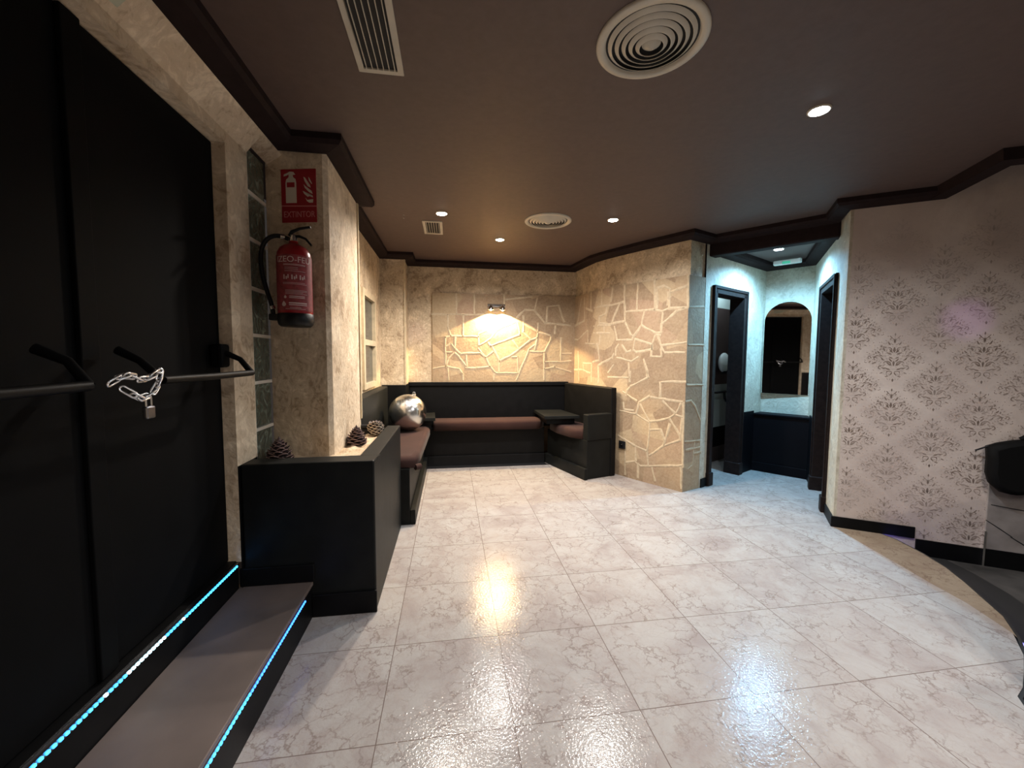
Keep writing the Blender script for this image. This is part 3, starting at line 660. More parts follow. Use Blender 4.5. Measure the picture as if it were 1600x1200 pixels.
def pine_cone(loc, h, r, shape, mats, label, tilt=(0, 0, 0)):
    e = empty('pine_cone', loc); e.rotation_euler = tilt; tag(e, label, 'pine cone', 'pine cones on the planter sand')
    g = MB(); N = 58; ga = 2.39996
    prof = (lambda t: r*1.08*max(.04, (1-t)**.72)*min(1, .86+t*1.6)) if shape == 'cone' else (lambda t: r*sqrt(max(.03, 1-(2*t-1)**2*.93)))
    for i in range(N):
        t = (i+.5)/N; a = i*ga; R = prof(t); z = h*t*.92-.006; up = (.22+1.2*t) if shape == 'cone' else (.5+.7*t); w = .5*R*(.74 if t < .85 else .6)+.003; L = R*(1.08 if i % 2 else .96)
        c, s = cos(a), sin(a)
        def P(rad, lat, dz): return (rad*c-lat*s, rad*s+lat*c, z+dz)
        th = .0042
        b = [P(L*.15, -w*.25, -.004), P(L*.8, -w, L*.25*up-.001), P(L, -w*.35, L*.40*up), P(L, w*.35, L*.40*up), P(L*.8, w, L*.25*up-.001), P(L*.15, w*.25, -.004)]
        tp = [(x, y, zz+th) for x, y, zz in b]; tp[2] = P(L*1.02, -w*.3, L*.40*up+th*1.6); tp[3] = P(L*1.02, w*.3, L*.40*up+th*1.6)
        g.poly(tp, 0); g.poly(b[::-1], 0)
        for q in range(6): g.poly([b[q], b[(q+1) % 6], tp[(q+1) % 6], tp[q]], 1 if q in (1, 2, 3) else 0)
    g.build('scale', mats, e)['kind'] = 'stuff'
    g = MB(); g.lathe([(.001, 0), (r*.3, .0), (r*.32, h*.5), (r*.1, h*.9), (.001, h)], n=12); g.build('core', mats[0], e)
tip = plain('pine_cone_tip', (.20, .13, .12), .6)
pine_cone((-.868, 2.20, .700), .132, .068, 'cone', [M['cone'], tip], 'dark conical pine cone in the planter below the glass blocks')
pine_cone((-.578, 2.60, .700), .118, .064, 'cone', [M['cone'], tip], 'dark conical pine cone on sand at the middle of the planter')
pine_cone((-.515, 2.885, .700), .096, .052, 'round', [M['cone'], M['cone_frost']], 'round pine cone with pale frosted scales at the far planter end')

# ------------------------------------------------------------ built-in benches
def cushion(mb, poly, z0, z1, r=.035):
    """rounded seat pad over a polygon footprint"""
    A = sum(poly[i][0]*poly[(i+1) % len(poly)][1]-poly[(i+1) % len(poly)][0]*poly[i][1] for i in range(len(poly)))
    P = poly if A > 0 else poly[::-1]
    def inset(d):
        out = []; n = len(P)
        for i in range(n):
            a, b, c = P[i-1], P[i], P[(i+1) % n]
            n1 = norm2(a, b); n2 = norm2(b, c); bb = (n1+n2).normalized(); s = d/max(.35, bb.dot(n1)); out.append((b[0]-bb.x*s, b[1]-bb.y*s))
        return out
    rows = []
    for d, z in ((.01, z0), (0, z0+.012), (0, z1-r)) + tuple((r*(1-cos(a)), z1-r+r*sin(a)) for a in (pi/8, pi/4, 3*pi/8, pi/2)):
        rows.append([(x, y, z) for x, y in inset(d)])
    mb.grid(rows, True, 0, True)
    mb.poly(rows[-1], 0, smooth=True); mb.poly(rows[0][::-1], 0)
# left bench
b = empty('corner_bench', (-.45, 3.0, 0)); tag(b, 'black built-in bench with brown pad behind the planter and under the mirror ball', 'bench')
bo = (-.45, 3.0)
def R_(pts): return [(x-bo[0], y-bo[1]) for x, y in pts]
g = MB(); g.prism(R_([(-.745, 3.0), (-.30, 3.0), (-.30, 4.60), (-.745, 4.60)]), 0, .42); g.build('bench_box', M['blacksat'], b, bevel=.005)
g = MB(); g.prism(R_([(-.30, 3.0), (-.262, 3.0), (-.262, 4.63), (-.30, 4.63)]), 0, .11); g.build('plinth', M['blacksat'], b, bevel=.004)
g = MB(); g.prism(R_([(-.745, 3.01), (-.655, 3.01), (-.655, 4.40), (-.745, 4.40)]), .40, .93); g.build('backrest', M['blacksat'], b, bevel=.01)
g = MB(); cushion(g, R_([(-.65, 3.01), (-.262, 3.01), (-.235, 3.2), (-.215, 4.25), (-.25, 4.36), (-.65, 4.36)]), .42, .51); g.build('seat_pad', M['velour'], b)
g = MB(); g.tube([(-.262+.45, .02, .425), (-.225+.45, .05, .425)], .022, 10); g.build('pad_end', M['velour'], b)
# back bench
b = empty('corner_bench', (.43, 4.75, 0)); tag(b, 'long black built-in bench with brown pad along the back wall', 'bench'); bo = (.43, 4.75)
g = MB(); g.prism(R_([(-.485, 4.62), (1.09, 4.62), (1.02, 4.88), (-.485, 4.88)]), 0, .42); g.build('bench_box', M['blackpaint'], b, bevel=.005)
g = MB(); g.prism(R_([(-.262, 4.595), (1.09, 4.595), (1.09, 4.62), (-.262, 4.62)]), 0, .115); g.build('plinth', M['blackpaint'], b, bevel=.003)
g = MB(); g.prism(R_([(-.742, 4.545), (-.485, 4.545), (-.485, 4.596), (-.742, 4.596)]), .40, .93)
g.prism(R_([(-.485, 4.82), (1.43, 4.82), (1.43, 4.882), (-.485, 4.882)]), .40, .93)
g.prism(R_([(-.485, 4.80), (1.43, 4.80), (1.43, 4.835), (-.485, 4.835)]), .90, .945)
g.prism(R_([(-.489, 4.585), (-.478, 4.585), (-.478, 4.83), (-.489, 4.83)]), .40, .935); g.build('backrest', M['blackpaint'], b, bevel=.01)
g = MB(); cushion(g, R_([(-.19, 4.50), (1.0, 4.50), (1.08, 4.62), (1.02, 4.80), (-.20, 4.80)]), .42, .525); g.build('seat_pad', M['velour'], b)
g = MB(); g.prism(R_([(-.262, 4.50), (1.12, 4.50), (1.09, 4.595), (-.262, 4.595)]), .0, .003); g.build('floor_strip', M['alu'], b)
# right bench, along the curved wall
cdx, cdy = .30, -.954; nx, ny = .954, .30           # along, towards the wall
def Rr(t, h): return (1.095+cdx*t+nx*h, 4.615+cdy*t+ny*h)
b = empty('corner_bench', (1.33, 4.1, 0)); tag(b, 'short black built-in bench with armrest against the curved stone wall', 'bench'); bo = (1.33, 4.1)
E_ = .43
g = MB(); g.prism(R_([Rr(0, .035), Rr(.775, .035), Rr(.775, E_-.045), Rr(-.02, E_+.05)]), 0, .40); g.build('bench_box', M['blacksat'], b, bevel=.005)
g = MB(); g.prism(R_([Rr(-.0, 0), Rr(.79, 0), Rr(.79, .04), Rr(.0, .04)]), 0, .115); g.build('plinth', M['blacksat'], b, bevel=.004)
g = MB(); g.prism(R_([Rr(.70, .035), Rr(.785, .035), Rr(.785, E_-.06), Rr(.70, E_-.06)]), .40, .665); g.build('armrest', M['blacksat'], b, bevel=.008)
g = MB(); g.prism(R_([Rr(-.10, E_-.10), Rr(.785, E_-.10), Rr(.785, E_-.035), Rr(-.10, E_-.0)]), .0, .93); g.build('backrest', M['blackpaint'], b, bevel=.01)
g = MB(); cushion(g, R_([Rr(.08, .02), Rr(.30, -.03), Rr(.55, -.03), Rr(.695, .03), Rr(.695, E_-.11), Rr(.02, E_-.11)]), .40, .50); g.build('seat_pad', M['velour'], b)
# corner tables
def corner_table(pts, label):
    cx = sum(p[0] for p in pts)/4; cy = sum(p[1] for p in pts)/4
    e = empty('corner_table', (cx, cy, .53)); tag(e, label, 'corner table', 'small black corner tables on the benches')
    L = [(x-cx, y-cy) for x, y in pts]
    g = MB(); g.prism(L, .04, .075); g.build('tabletop', M['blacksat'], e, bevel=.004)
    g = MB(); g.prism([(x*.8, y*.8) for x, y in L], -.02, .04); g.build('support', M['blackpaint'], e)
corner_table([(1.005, 4.25), (1.40, 4.25), (1.33, 4.79), (1.0, 4.79)], 'square black corner table between the back bench and the stone wall')
corner_table([(-.60, 4.27), (-.16, 4.27), (-.18, 4.70), (-.60, 4.53)], 'square black corner table behind the mirror ball')

# mirror ball
e = empty('mirror_ball', (-.420, 4.07, .511)); tag(e, 'silver mirror ball resting on the left bench pad', 'mirror ball')
g = MB(); r_ = .180; n, m_ = 64, 32
for i in range(m_):
    t0, t1 = pi*i/m_-pi/2, pi*(i+1)/m_-pi/2
    for k_ in range(n):
        p0, p1 = 2*pi*k_/n, 2*pi*(k_+1)/n
        q = [(t0, p0), (t0, p1), (t1, p1), (t1, p0)]
        g.poly([(r_*max(cos(t), 1e-4)*cos(p), r_*max(cos(t), 1e-4)*sin(p), r_+r_*sin(t)) for t, p in q], 0, [(p*r_, t*r_) for t, p in q], True)
ob = g.build('sphere', M['ball'], e); w_ = ob.modifiers.new('weld', 'WELD'); w_.merge_threshold = 1e-5
g = MB(); g.lathe([(.02, .0), (.02, .012), (.006, .016), (.001, .016)], (.06, .03, 2*r_-.014), 14); g.tube([(.06+.012*cos(a), .03, 2*r_+.008+.012*sin(a)) for a in [i*pi/6 for i in range(12)]], .0025, 6, closed=True)
g.build('hanging_cap', M['chrome'], e)

# printed damask: mirrored leaves and scrolls on the wallpaper, staggered motifs
mb = MB(); pf = path_f([W1, W3], .0006)
def leaf(cx, cz, ang, L, w):
    a = radians(ang); dx, dz = sin(a), cos(a); nx_, nz_ = dz, -dx
    return [(cx, cz), (cx+dx*L*.35+nx_*w, cz+dz*L*.35+nz_*w), (cx+dx*L*.75+nx_*w*.6, cz+dz*L*.75+nz_*w*.6), (cx+dx*L, cz+dz*L), (cx+dx*L*.7-nx_*w*.35, cz+dz*L*.7-nz_*w*.35), (cx+dx*L*.3-nx_*w*.5, cz+dz*L*.3-nz_*w*.5)]
def scroll(cx, cz, r0, a0_, a1_, w):
    P = []; Q = []; n = 9
    for i in range(n+1):
        t = i/n; a = radians(a0_+(a1_-a0_)*t); r = r0*(1-.45*t); ww = w*(.25+.9*sin(pi*min(1, t*.9+.1)))
        P.append((cx+(r+ww)*cos(a), cz+(r+ww)*sin(a))); Q.append((cx+(r-ww)*cos(a), cz+(r-ww)*sin(a)))
    return [[P[i], P[i+1], Q[i+1], Q[i]] for i in range(n)]
rnd = random.Random(3)
half = []
for x, z, a, L, w in [(0, .035, 0, .042, .008), (.006, .032, 32, .036, .007), (.010, .024, 66, .032, .006), (.0, -.02, 180, .04, .006), (.004, -.005, 60, .026, .005), (.006, -.03, 35, .035, .006), (.008, -.055, 50, .04, .007), (.012, -.085, 62, .036, .006), (.004, -.10, 150, .03, .005),
        (.05, -.02, 30, .030, .006), (.055, .01, 55, .028, .005), (.045, .045, 20, .034, .006), (.02, .085, 25, .034, .006), (.0, .10, 0, .036, .006), (.012, .135, 40, .022, .004), (.08, .0, 75, .032, .005), (.085, -.03, 110, .028, .005), (.07, .03, 40, .026, .005),
        (.035, -.075, 75, .03, .005), (.05, -.10, 120, .022, .004), (.02, -.125, 110, .022, .004), (.11, -.005, 40, .022, .004), (.115, -.02, 140, .02, .004), (.035, .07, 70, .026, .005), (.06, .07, 30, .02, .004), (.0, -.145, 180, .024, .005), (.0, .15, 0, .022, .004), (.09, .025, 10, .02, .004)]:
    half.append(leaf(x, z, a, L, w))
for s_ in [(.038, -.045, .026, 200, 20, .0030), (.03, .058, .020, 260, 60, .0026), (.085, -.005, .022, 150, -60, .0024), (.022, -.108, .018, 160, -20, .0024), (.062, -.07, .017, 120, -100, .0022), (.065, .05, .015, 200, -20, .0020), (.12, .0, .014, 120, -120, .0018), (.018, .125, .013, 200, 0, .0018)]:
    half += scroll(*s_)
for i in range(90):
    z = rnd.uniform(-.17, .17); x = rnd.uniform(.01, .165)
    if abs(x)/.185+abs(z)/.19 > 1: continue
    half.append(leaf(x, z, rnd.uniform(0, 180), rnd.uniform(.006, .014), rnd.uniform(.0012, .0028)))
motif = half+[[(-x, z) for x, z in P] for P in half]
for ci in range(-1, 9):
    sc_ = .287+.2225*ci
    for ri in range(-4, 5):
        zc_ = 1.25+.385*ri+(.1925 if ci % 2 else 0)
        if zc_ > 2.15: continue
        for P in motif:
            pts = [(sc_+x*1.08, zc_+z*1.0) for x, z in P]
            if min(s for s, z in pts) < .03 or min(z for s, z in pts) < (.08 if max(s for s, z in pts) < .46 else 0): continue
            mb.poly([pf(s, z, 0) for s, z in pts])
mb.build('printed_pattern', M['print'], wr)
# bar counter just outside the right frame edge
e = empty('bar_counter', (2.35, .2, ZL)); tag(e, 'black bar counter standing beyond the right end of the curved platform', 'bar counter')
g = MB(); g.prism([(-.245, .865), (.25, .88), (.25, -2.2), (-.245, -2.2)], 0, 1.10); g.build('counter_body', M['blackpaint'], e, bevel=.004)
g = MB(); g.prism([(-.27, .885), (.30, .90), (.30, -2.2), (-.27, -2.2)], 1.10, 1.14); g.build('counter_top', M['blacksat'], e, bevel=.006)
# unseen fill light added to brighten the washroom interior
wc = wp(1.0, .2)
ld = bpy.data.lights.new('washroom', 'POINT'); ld.energy = 5; ld.color = (.6, .85, 1); ld.shadow_soft_size = .06
l = bpy.data.objects.new('washroom_fill', ld); COL.objects.link(l); l.location = (wc[0], wc[1], 2.1)
for i, (tx_, ty_, tz_, sz_) in enumerate(((3.33, 2.19, 1.50, 4.5), (-.40, 4.90, 1.52, 3.0))):
    src = Vector((1.0, -1.2, 2.2)); dd = Vector((tx_, ty_, tz_))-src
    ld = bpy.data.lights.new('party_beam', 'SPOT'); ld.energy = 45; ld.color = (.62, .30, 1); ld.spot_size = radians(sz_); ld.spot_blend = .9; ld.shadow_soft_size = .02
    l = bpy.data.objects.new('party_beam', ld); COL.objects.link(l); l.location = src; l.rotation_euler = dd.to_track_quat('-Z', 'Y').to_euler()
mb = MB(); slab(mb, [(XL, DY0-.02), (XL, -2.3)][::-1], .02, 0, .94); tag(mb.build('baseboard_left', M['blackpaint']), 'black dado on the left wall nearer than the entrance door', kind='structure')

# ------------------------------------------------------------ ceiling fittings
def spot(pos, col, watt, label, big=False):
    x, y, z = pos
    e = empty('ceiling_spotlight', (x, y, z)); tag(e, label or 'recessed ceiling spotlight', 'spotlight', 'recessed ceiling spotlights')
    g = MB(); g.lathe([(.046, .0), (.046, -.004), (.040, -.007), (.038, -.004), (.038, .0)], n=32); g.build('trim_ring', M['vent'], e)
    g = MB(); g.lathe([(.038, -.006), (.02, -.010), (.0005, -.0115)], n=24); g.build('bulb', M['bulb_cold'] if col in (COLD, CYAN) else M['bulb'], e)
    ld = bpy.data.lights.new('spot', 'SPOT'); ld.energy = watt; ld.color = col; ld.spot_size = radians(158); ld.spot_blend = .8; ld.shadow_soft_size = .03
    l = bpy.data.objects.new('lamp_light', ld); COL.objects.link(l); l.parent = e; l.location = (0, 0, -.02)
for s_ in CEIL_SPOTS: spot(*s_)

def diffuser(x, y, label, n=6):
    e = empty('ceiling_diffuser', (x, y, ZC)); tag(e, label, 'air diffuser', 'round ceiling air diffusers')
    R = .19
    g = MB(); g.lathe([(R, 0), (R, -.006), (R*.97, -.010), (R*.86, -.012), (R*.84, -.006), (R*.82, .0)], n=64); g.build('outer_flange', M['vent'], e)
    g = MB(); g.lathe([(R*.84, -.0005), (.001, -.0005)], n=48); g.build('duct', M['ventdark'], e)
    for i in range(5):
        r = R*(.72-.125*i); dz = -.006-.0035*i
        g = MB(); g.lathe([(r*1.0+.012, dz+.004), (r, dz-.006), (r-.002, dz-.006), (r-.001, dz-.003), (r+.009, dz+.005)], n=48); g.build('ring', M['vent'], e)
    g = MB(); g.lathe([(R*.17, -.012), (R*.10, -.022), (.001, -.030)], n=24); g.build('cone', M['vent'], e)
diffuser(.701, 1.406, 'large round air diffuser in the near ceiling above the floor centre')
diffuser(.790, 3.300, 'round air diffuser in the far ceiling between two spotlights')
def grille(x0, x1, y0, y1, n, label):
    cx, cy = (x0+x1)/2, (y0+y1)/2; hx, hy = (x1-x0)/2, (y1-y0)/2; t = .022
    e = empty('ceiling_grille', (cx, cy, ZC)); tag(e, label, 'air grille')
    g = MB(); g.box(-hx, -hx+t, -hy, hy, -.008, 0); g.box(hx-t, hx, -hy, hy, -.008, 0); g.box(-hx+t, hx-t, -hy, -hy+t, -.008, 0); g.box(-hx+t, hx-t, hy-t, hy, -.008, 0)
    g.build('frame', M['vent'], e, bevel=.002)
    g = MB(); g.poly([(-hx+t, -hy+t, -.0006), (-hx+t, hy-t, -.0006), (hx-t, hy-t, -.0006), (hx-t, -hy+t, -.0006)]); g.build('duct', M['ventdark'], e)
    for i in range(n):
        x = -hx+t+(2*hx-2*t)*(i+.5)/n
        g = MB(); g.prism([(x-.0015, -hy+t), (x+.0015, -hy+t), (x+.0015, hy-t), (x-.0015, hy-t)], -.0075, -.001); g.build('blade', M['vent'], e)
grille(-.345, -.175, .90, 1.72, 6, 'long cream linear air grille in the near ceiling at the top left')
grille(-.225, -.062, 3.455, 3.80, 6, 'small cream air grille in the far ceiling beside a spotlight')
g = MB(); g.tube([(0, 0, 0), (0, 0, -.012), (.006, 0, -.02), (0, 0, -.028), (-.005, 0, -.022)], .0018, 8); g.lathe([(.006, 0), (.006, -.003), (.001, -.003)], n=12)
o = g.build('ceiling_hook', M['chrome']); o.location = (-.357, 3.354, ZC); tag(o, 'tiny metal hook in the brown ceiling left of the small grille', 'hook')

# wall lamp on the stone back wall
e = empty('wall_lamp', (.545, 4.885, 1.855)); tag(e, 'chrome double spotlight on the stone back wall, warm light thrown down', 'wall lamp')
g = MB(); g.box(-.11, .11, -.022, 0, -.018, .018); g.build('mounting_bar', M['chrome'], e, bevel=.006)
for sx in (-.07, .07):
    g = MB(); g.lathe([(.012, .0), (.016, .006), (.033, .03), (.038, .052), (.037, .060), (.033, .055), (.012, .03)], (sx, -.055, -.03), 24)
    for i, v_ in enumerate(g.v): g.v[i] = (v_[0], v_[1], -.03-(v_[2]+.03)+.03)
    h = g.build('lamp_head', M['chrome'], e)
    g = MB(); g.sphere((sx, -.055, -.052), .016, 16, 8); g.build('bulb', M['bulb_warm'], h)
    g = MB(); g.tube([(sx, -.02, 0), (sx, -.04, .004), (sx, -.055, -.005)], .006, 8); g.build('swivel_arm', M['chrome'], h)
    ld = bpy.data.lights.new('wall_spot', 'SPOT'); ld.energy = 32; ld.color = (1, .72, .36); ld.spot_size = radians(134); ld.spot_blend = .12; ld.shadow_soft_size = .006
    l = bpy.data.objects.new('wall_lamp_light', ld); COL.objects.link(l); l.parent = e; l.location = (sx, -.078, -.074); l.rotation_euler = (radians(5), 0, 0)

# small cable stub above the stone
g = MB(); g.lathe([(.012, 0), (.012, .006), (.001, .006)], axis='y', n=12); g.tube([(0, -.006, 0), (.02, -.02, .012), (.06, -.012, .014)], .003, 6)
o = g.build('cable_stub', M['winframe']); o.location = (1.16, 4.909, 2.15); tag(o, 'short beige cable stub poking from the wall above the stone panel', 'cable')

# ------------------------------------------------------------ extinguisher sign
pa, pb_ = Vector((-.657, 2.305)), Vector((-.96, 2.372)); pdir = (pa-pb_).normalized(); ang = atan2(pdir.y, pdir.x)
def on_pillar(x): t = (x-pb_.x)/pdir.x; return pb_+pdir*t
c = on_pillar(-.782)
e = empty('wall_sign', (c.x, c.y, 1.943), ang); tag(e, 'red and white EXTINTOR fire extinguisher sign on the pillar', 'sign')
Wd, Hh = .19, .272
def flat(name, polys, mat, y, th=.0015):
    g = MB()
    for P in polys:
        A = sum(P[i][0]*P[(i+1) % len(P)][1]-P[(i+1) % len(P)][0]*P[i][1] for i in range(len(P)))
        if A < 0: P = P[::-1]
        g.poly([(x, y-th, z) for x, z in P]); g.poly([(x, y, z) for x, z in P[::-1]])
        for i in range(len(P)):
            a, b = P[i], P[(i+1) % len(P)]; g.poly([(a[0], y, a[1]), (b[0], y, b[1]), (b[0], y-th, b[1]), (a[0], y-th, a[1])])
    return g.build(name, mat, e)
w2 = Wd/2
flat('plate', [[(-w2, 0), (w2, 0), (w2, Hh), (-w2, Hh)]], M['sign_pink'], -.0005, .002)
flat('picture_panel', [[(-w2, .089), (w2, .085), (w2, Hh), (-w2, Hh)]], M['sign_red'], -.0026, .0012)
flat('text_panel', [[(-w2, 0), (w2, 0), (w2, .079), (-w2, .083)]], M['sign_red'], -.0026, .0012)
body = [(-.070, .100), (-.012, .100), (-.012, .205), (-.016, .222), (-.028, .232), (-.030, .243), (-.016, .244), (-.026, .258), (-.046, .260), (-.062, .252), (-.078, .246), (-.080, .236), (-.064, .240), (-.052, .246), (-.052, .232), (-.066, .220), (-.070, .205)]
flat('extinguisher_symbol', [body], M['sign_white'], -.0039, .0006)
flat('symbol_band', [[(-.063, .180), (-.021, .180), (-.021, .205), (-.063, .205)]], M['sign_red'], -.0046, .0005)
fl = [[(.028, .232), (.036, .228), (.062, .190), (.066, .176), (.050, .184), (.034, .210)], [(.054, .232), (.060, .225), (.074, .196), (.070, .196), (.058, .212)],
      [(.028, .194), (.036, .186), (.070, .160), (.076, .144), (.056, .154), (.034, .176)], [(.022, .160), (.034, .156), (.072, .128), (.078, .126), (.074, .138), (.048, .130), (.030, .146)], [(.036, .126), (.046, .114), (.078, .118), (.076, .100), (.056, .100), (.044, .108)]]
flat('flame_symbol', fl, M['sign_white'], -.0039, .0006)
me = text_mesh('EXTINTOR', .044); o = mesh_obj('lettering', me, M['sign_pink'], e); o.location = (0, -.0042, .040); o.rotation_euler = (pi/2, 0, 0); o.scale = (.80, 1, 1)

# ------------------------------------------------------------ fire extinguisher
EX, EY, EZ = -.775, 2.215, 1.388
e = empty('fire_extinguisher', (EX, EY, EZ)); tag(e, 'red fire extinguisher with black hose hung on the pillar', 'fire extinguisher')
r = .080
g = MB(); g.lathe([(r, .05), (r, .335), (r*.96, .362), (r*.80, .388), (r*.5, .405), (r*.28, .412), (r*.26, .425)], n=40); g.build('cylinder', M['red'], e)
g = MB(); g.lathe([(.001, 0), (r*.85, 0), (r*.98, .010), (r*1.03, .025), (r*1.03, .062), (r*1.0, .064)], n=40); g.build('base_cup', M['plastic'], e)
g = MB(); g.lathe([(.021, .418), (.021, .440), (.016, .446), (.016, .456), (.001, .458)], n=20); g.build('valve', M['chrome'], e)
g = MB(); g.tube([(-.01, 0, .448), (.03, -.005, .45), (.06, -.008, .438), (.088, -.012, .405)], .006, 8, rs=[.008, .007, .006, .005]); g.build('carry_handle', M['plastic'], e)
g = MB(); g.tube([(-.018, 0, .450), (-.005, -.003, .472), (.03, -.006, .487), (.085, -.010, .497)], .006, 8, rs=[.010, .009, .007, .006]); g.build('squeeze_lever', M['plastic'], e)
hose = [(-.022, -.003, .436), (-.06, -.01, .446), (-.10, -.012, .440), (-.135, -.012, .405), (-.150, -.012, .34), (-.145, -.012, .26), (-.128, -.012, .18), (-.108, -.012, .11), (-.100, -.012, .05)]
def smooth_path(P, n=6):
    out = []
    for i in range(len(P)-1):
        p0 = Vector(P[max(i-1, 0)]); p1 = Vector(P[i]); p2 = Vector(P[i+1]); p3 = Vector(P[min(i+2, len(P)-1)])
        for k_ in range(n):
            t = k_/n; out.append(.5*((2*p1)+(p2-p0)*t+(2*p0-5*p1+4*p2-p3)*t*t+(3*p1-p0-3*p2+p3)*t**3))
    return out+[Vector(P[-1])]
g = MB(); g.tube(smooth_path(hose), .0105, 12); g.build('hose', M['plastic'], e)
g = MB(); g.tube([(-.055, -.01, .4455), (-.036, -.006, .442)], .013, 12); g.build('hose_fitting', M['chrome'], e)
g = MB(); g.tube([(-.106, -.012, .10), (-.101, -.012, .085)], .0135, 12); g.build('nozzle_ring', M['chrome'], e)
g = MB(); g.box(-.118, -.07, -.03, .006, .03, .062); g.build('nozzle_clip', M['plastic'], e, bevel=.005)
g = MB(); g.box(-.02, .02, .07, .118, .30, .40); g.build('wall_bracket', M['plastic'], e, bevel=.003)
view = atan2(-(EY), -(EX))      # direction the label faces (towards the room)
lc = radians(-74)
g = MB(); rows = []
for z in (.075, .20, .355-.01):
    rows.append([((r+.0008)*cos(lc+a), (r+.0008)*sin(lc+a), z) for a in [radians(-78+156*i/24) for i in range(25)]])
g.grid(rows, False); g.build('label', M['red_label'], e)
def wrap(me, zc, name, rad=r+.0014, a0=0):
    for v in me.vertices:
        x, y, z = v.co; a = lc+a0+x/rad; v.co = ((rad+z)*cos(a), (rad+z)*sin(a), zc+y)
    me.update(); return mesh_obj(name, me, M['white_print'], e)
wrap(text_mesh('IZEO-FEU', .040, ext=.0003), .320, 'lettering')
def bars(lst, name):
    m = MB()
    for x0, x1, z0, z1 in lst:
        n = max(1, int((x1-x0)/.008)); rows = []
        for z in (z0, z1): rows.append([((r+.0015)*cos(lc+x/r), (r+.0015)*sin(lc+x/r), z) for x in [x0+(x1-x0)*i/n for i in range(n+1)]])
        m.grid(rows, False)
    m.build(name, M['white_print'], e)
bars([(-.045, .055, .2965, .2985), (-.045, .055, .2925, .294), (-.04, .02, .281, .2825), (-.04, .02, .273, .2745), (-.04, .055, .264, .2655), (-.05, .05, .208, .2095), (-.05, .06, .202, .2035), (-.04, .06, .172, .1735), (-.04, .06, .166, .1675), (-.04, .04, .160, .1615), (-.04, .06, .154, .1555), (-.04, .05, .082, .0835), (-.02, .03, .088, .0895)], 'small_print')
m = MB()
for cx in (-.032, .004, .040):      # three fire class pictograms
    for dx, dz, w_, h_ in ((-.011, 0, .006, .022), (.0, -.004, .006, .014), (.008, .003, .005, .018)):
        rows = [[((r+.0016)*cos(lc+(cx+x)/r), (r+.0016)*sin(lc+(cx+x)/r), .236+dz+z) for x in (dx-w_/2, dx, dx+w_/2)] for z in (-h_/2, h_/2)]
        m.grid(rows, False)
m.build('fire_class_pictogram', M['white_print'], e)
m = MB()
for cx, cz, s_ in ((-.048, .106, .015), (-.040, .140, .009)):
    pts = [(s_*.75*sin(a)*(1 if cos(a) < 0 else (1-cos(a))**.8+.02), -s_*cos(a)*-1 if cos(a) > 0 else s_*.8*cos(a)) for a in [2*pi*i/14 for i in range(14)]]
    m.poly([((r+.0016)*cos(lc+(cx+x)/r), (r+.0016)*sin(lc+(cx+x)/r), cz+z) for x, z in pts][::-1])
m.build('drop_symbol', M['white_print'], e)
bars([(-.022, .048, .142, .1455), (-.022, .048, .135, .138), (-.024, .058, .108, .114), (-.024, .058, .100, .104)], 'caption_bar')

# ------------------------------------------------------------ chain and padlock on the panic bars
e = empty('security_chain', (-.85, 1.222, 1.148)); e.scale = (.92, .92, .92); tag(e, 'steel chain looped round the panic bars of the entrance door', 'chain')
lk = MB(); L2, w_ = .013, .0085
pts = [(w_*cos(a), (L2 if sin(a) > 0 else -L2)+w_*sin(a), 0) for a in [2*pi*i/16+.001 for i in range(16)]]
lk.tube(pts, .0034, 8, closed=True)
proto = lk.build('chain_link', M['steel'], e)
up = [(.030, -.095, .030), (.034, -.070, .042), (.034, -.035, .040), (.032, .0, .030), (.032, .035, .036), (.030, .070, .048), (.020, .088, .050)]
lo = [(.028, .082, .040), (.030, .070, .018), (.034, .045, -.006), (.034, .015, -.020), (.034, -.015, -.022), (.030, -.035, -.010), (.018, -.045, .004)]
def lay(path, first):
    P = smooth_path(path, 10); d = [0]
    for a, b in zip(P[:-1], P[1:]): d.append(d[-1]+(b-a).length)
    pitch = .0262; n = int(d[-1]/pitch)+1; out = []
    for i in range(n):
        t = min(i*pitch+.001, d[-1]-.001); j = max(k_ for k_ in range(len(d)) if d[k_] <= t); j = min(j, len(P)-2)
        q = P[j]+(P[j+1]-P[j])*((t-d[j])/max(1e-6, d[j+1]-d[j])); tg = (P[j+1]-P[j]).normalized()
        out.append((q, tg, i))
    return out
first = True
for pth in (up, lo):
    for q, tg, i in lay(pth, first):
        o = proto if first else proto.copy()
        if not first: COL.objects.link(o); o.parent = e
        first = False
        o.location = q; o.rotation_mode = 'QUATERNION'
        base_q = tg.to_track_quat('Y', 'Z'); o.rotation_quaternion = base_q @ Matrix.Rotation(radians(25 if i % 2 else 115), 4, 'Y').to_quaternion()
e = empty('padlock', (-.815, 1.235, 1.12)); tag(e, 'small padlock hanging from the chain on the entrance door', 'padlock')
g = MB(); g.box(-.007, .007, -.016, .016, -.052, -.018); g.build('lock_body', M['alu'], e, bevel=.004)
g = MB(); g.tube([(0, -.010, -.02), (0, -.010, .002)] + [(0, -.010*cos(a), .002+.010*sin(a)) for a in [pi*i/8 for i in range(1, 8)]] + [(0, .010, .002), (0, .010, -.02)], .0028, 8); g.build('shackle', M['steel'], e)

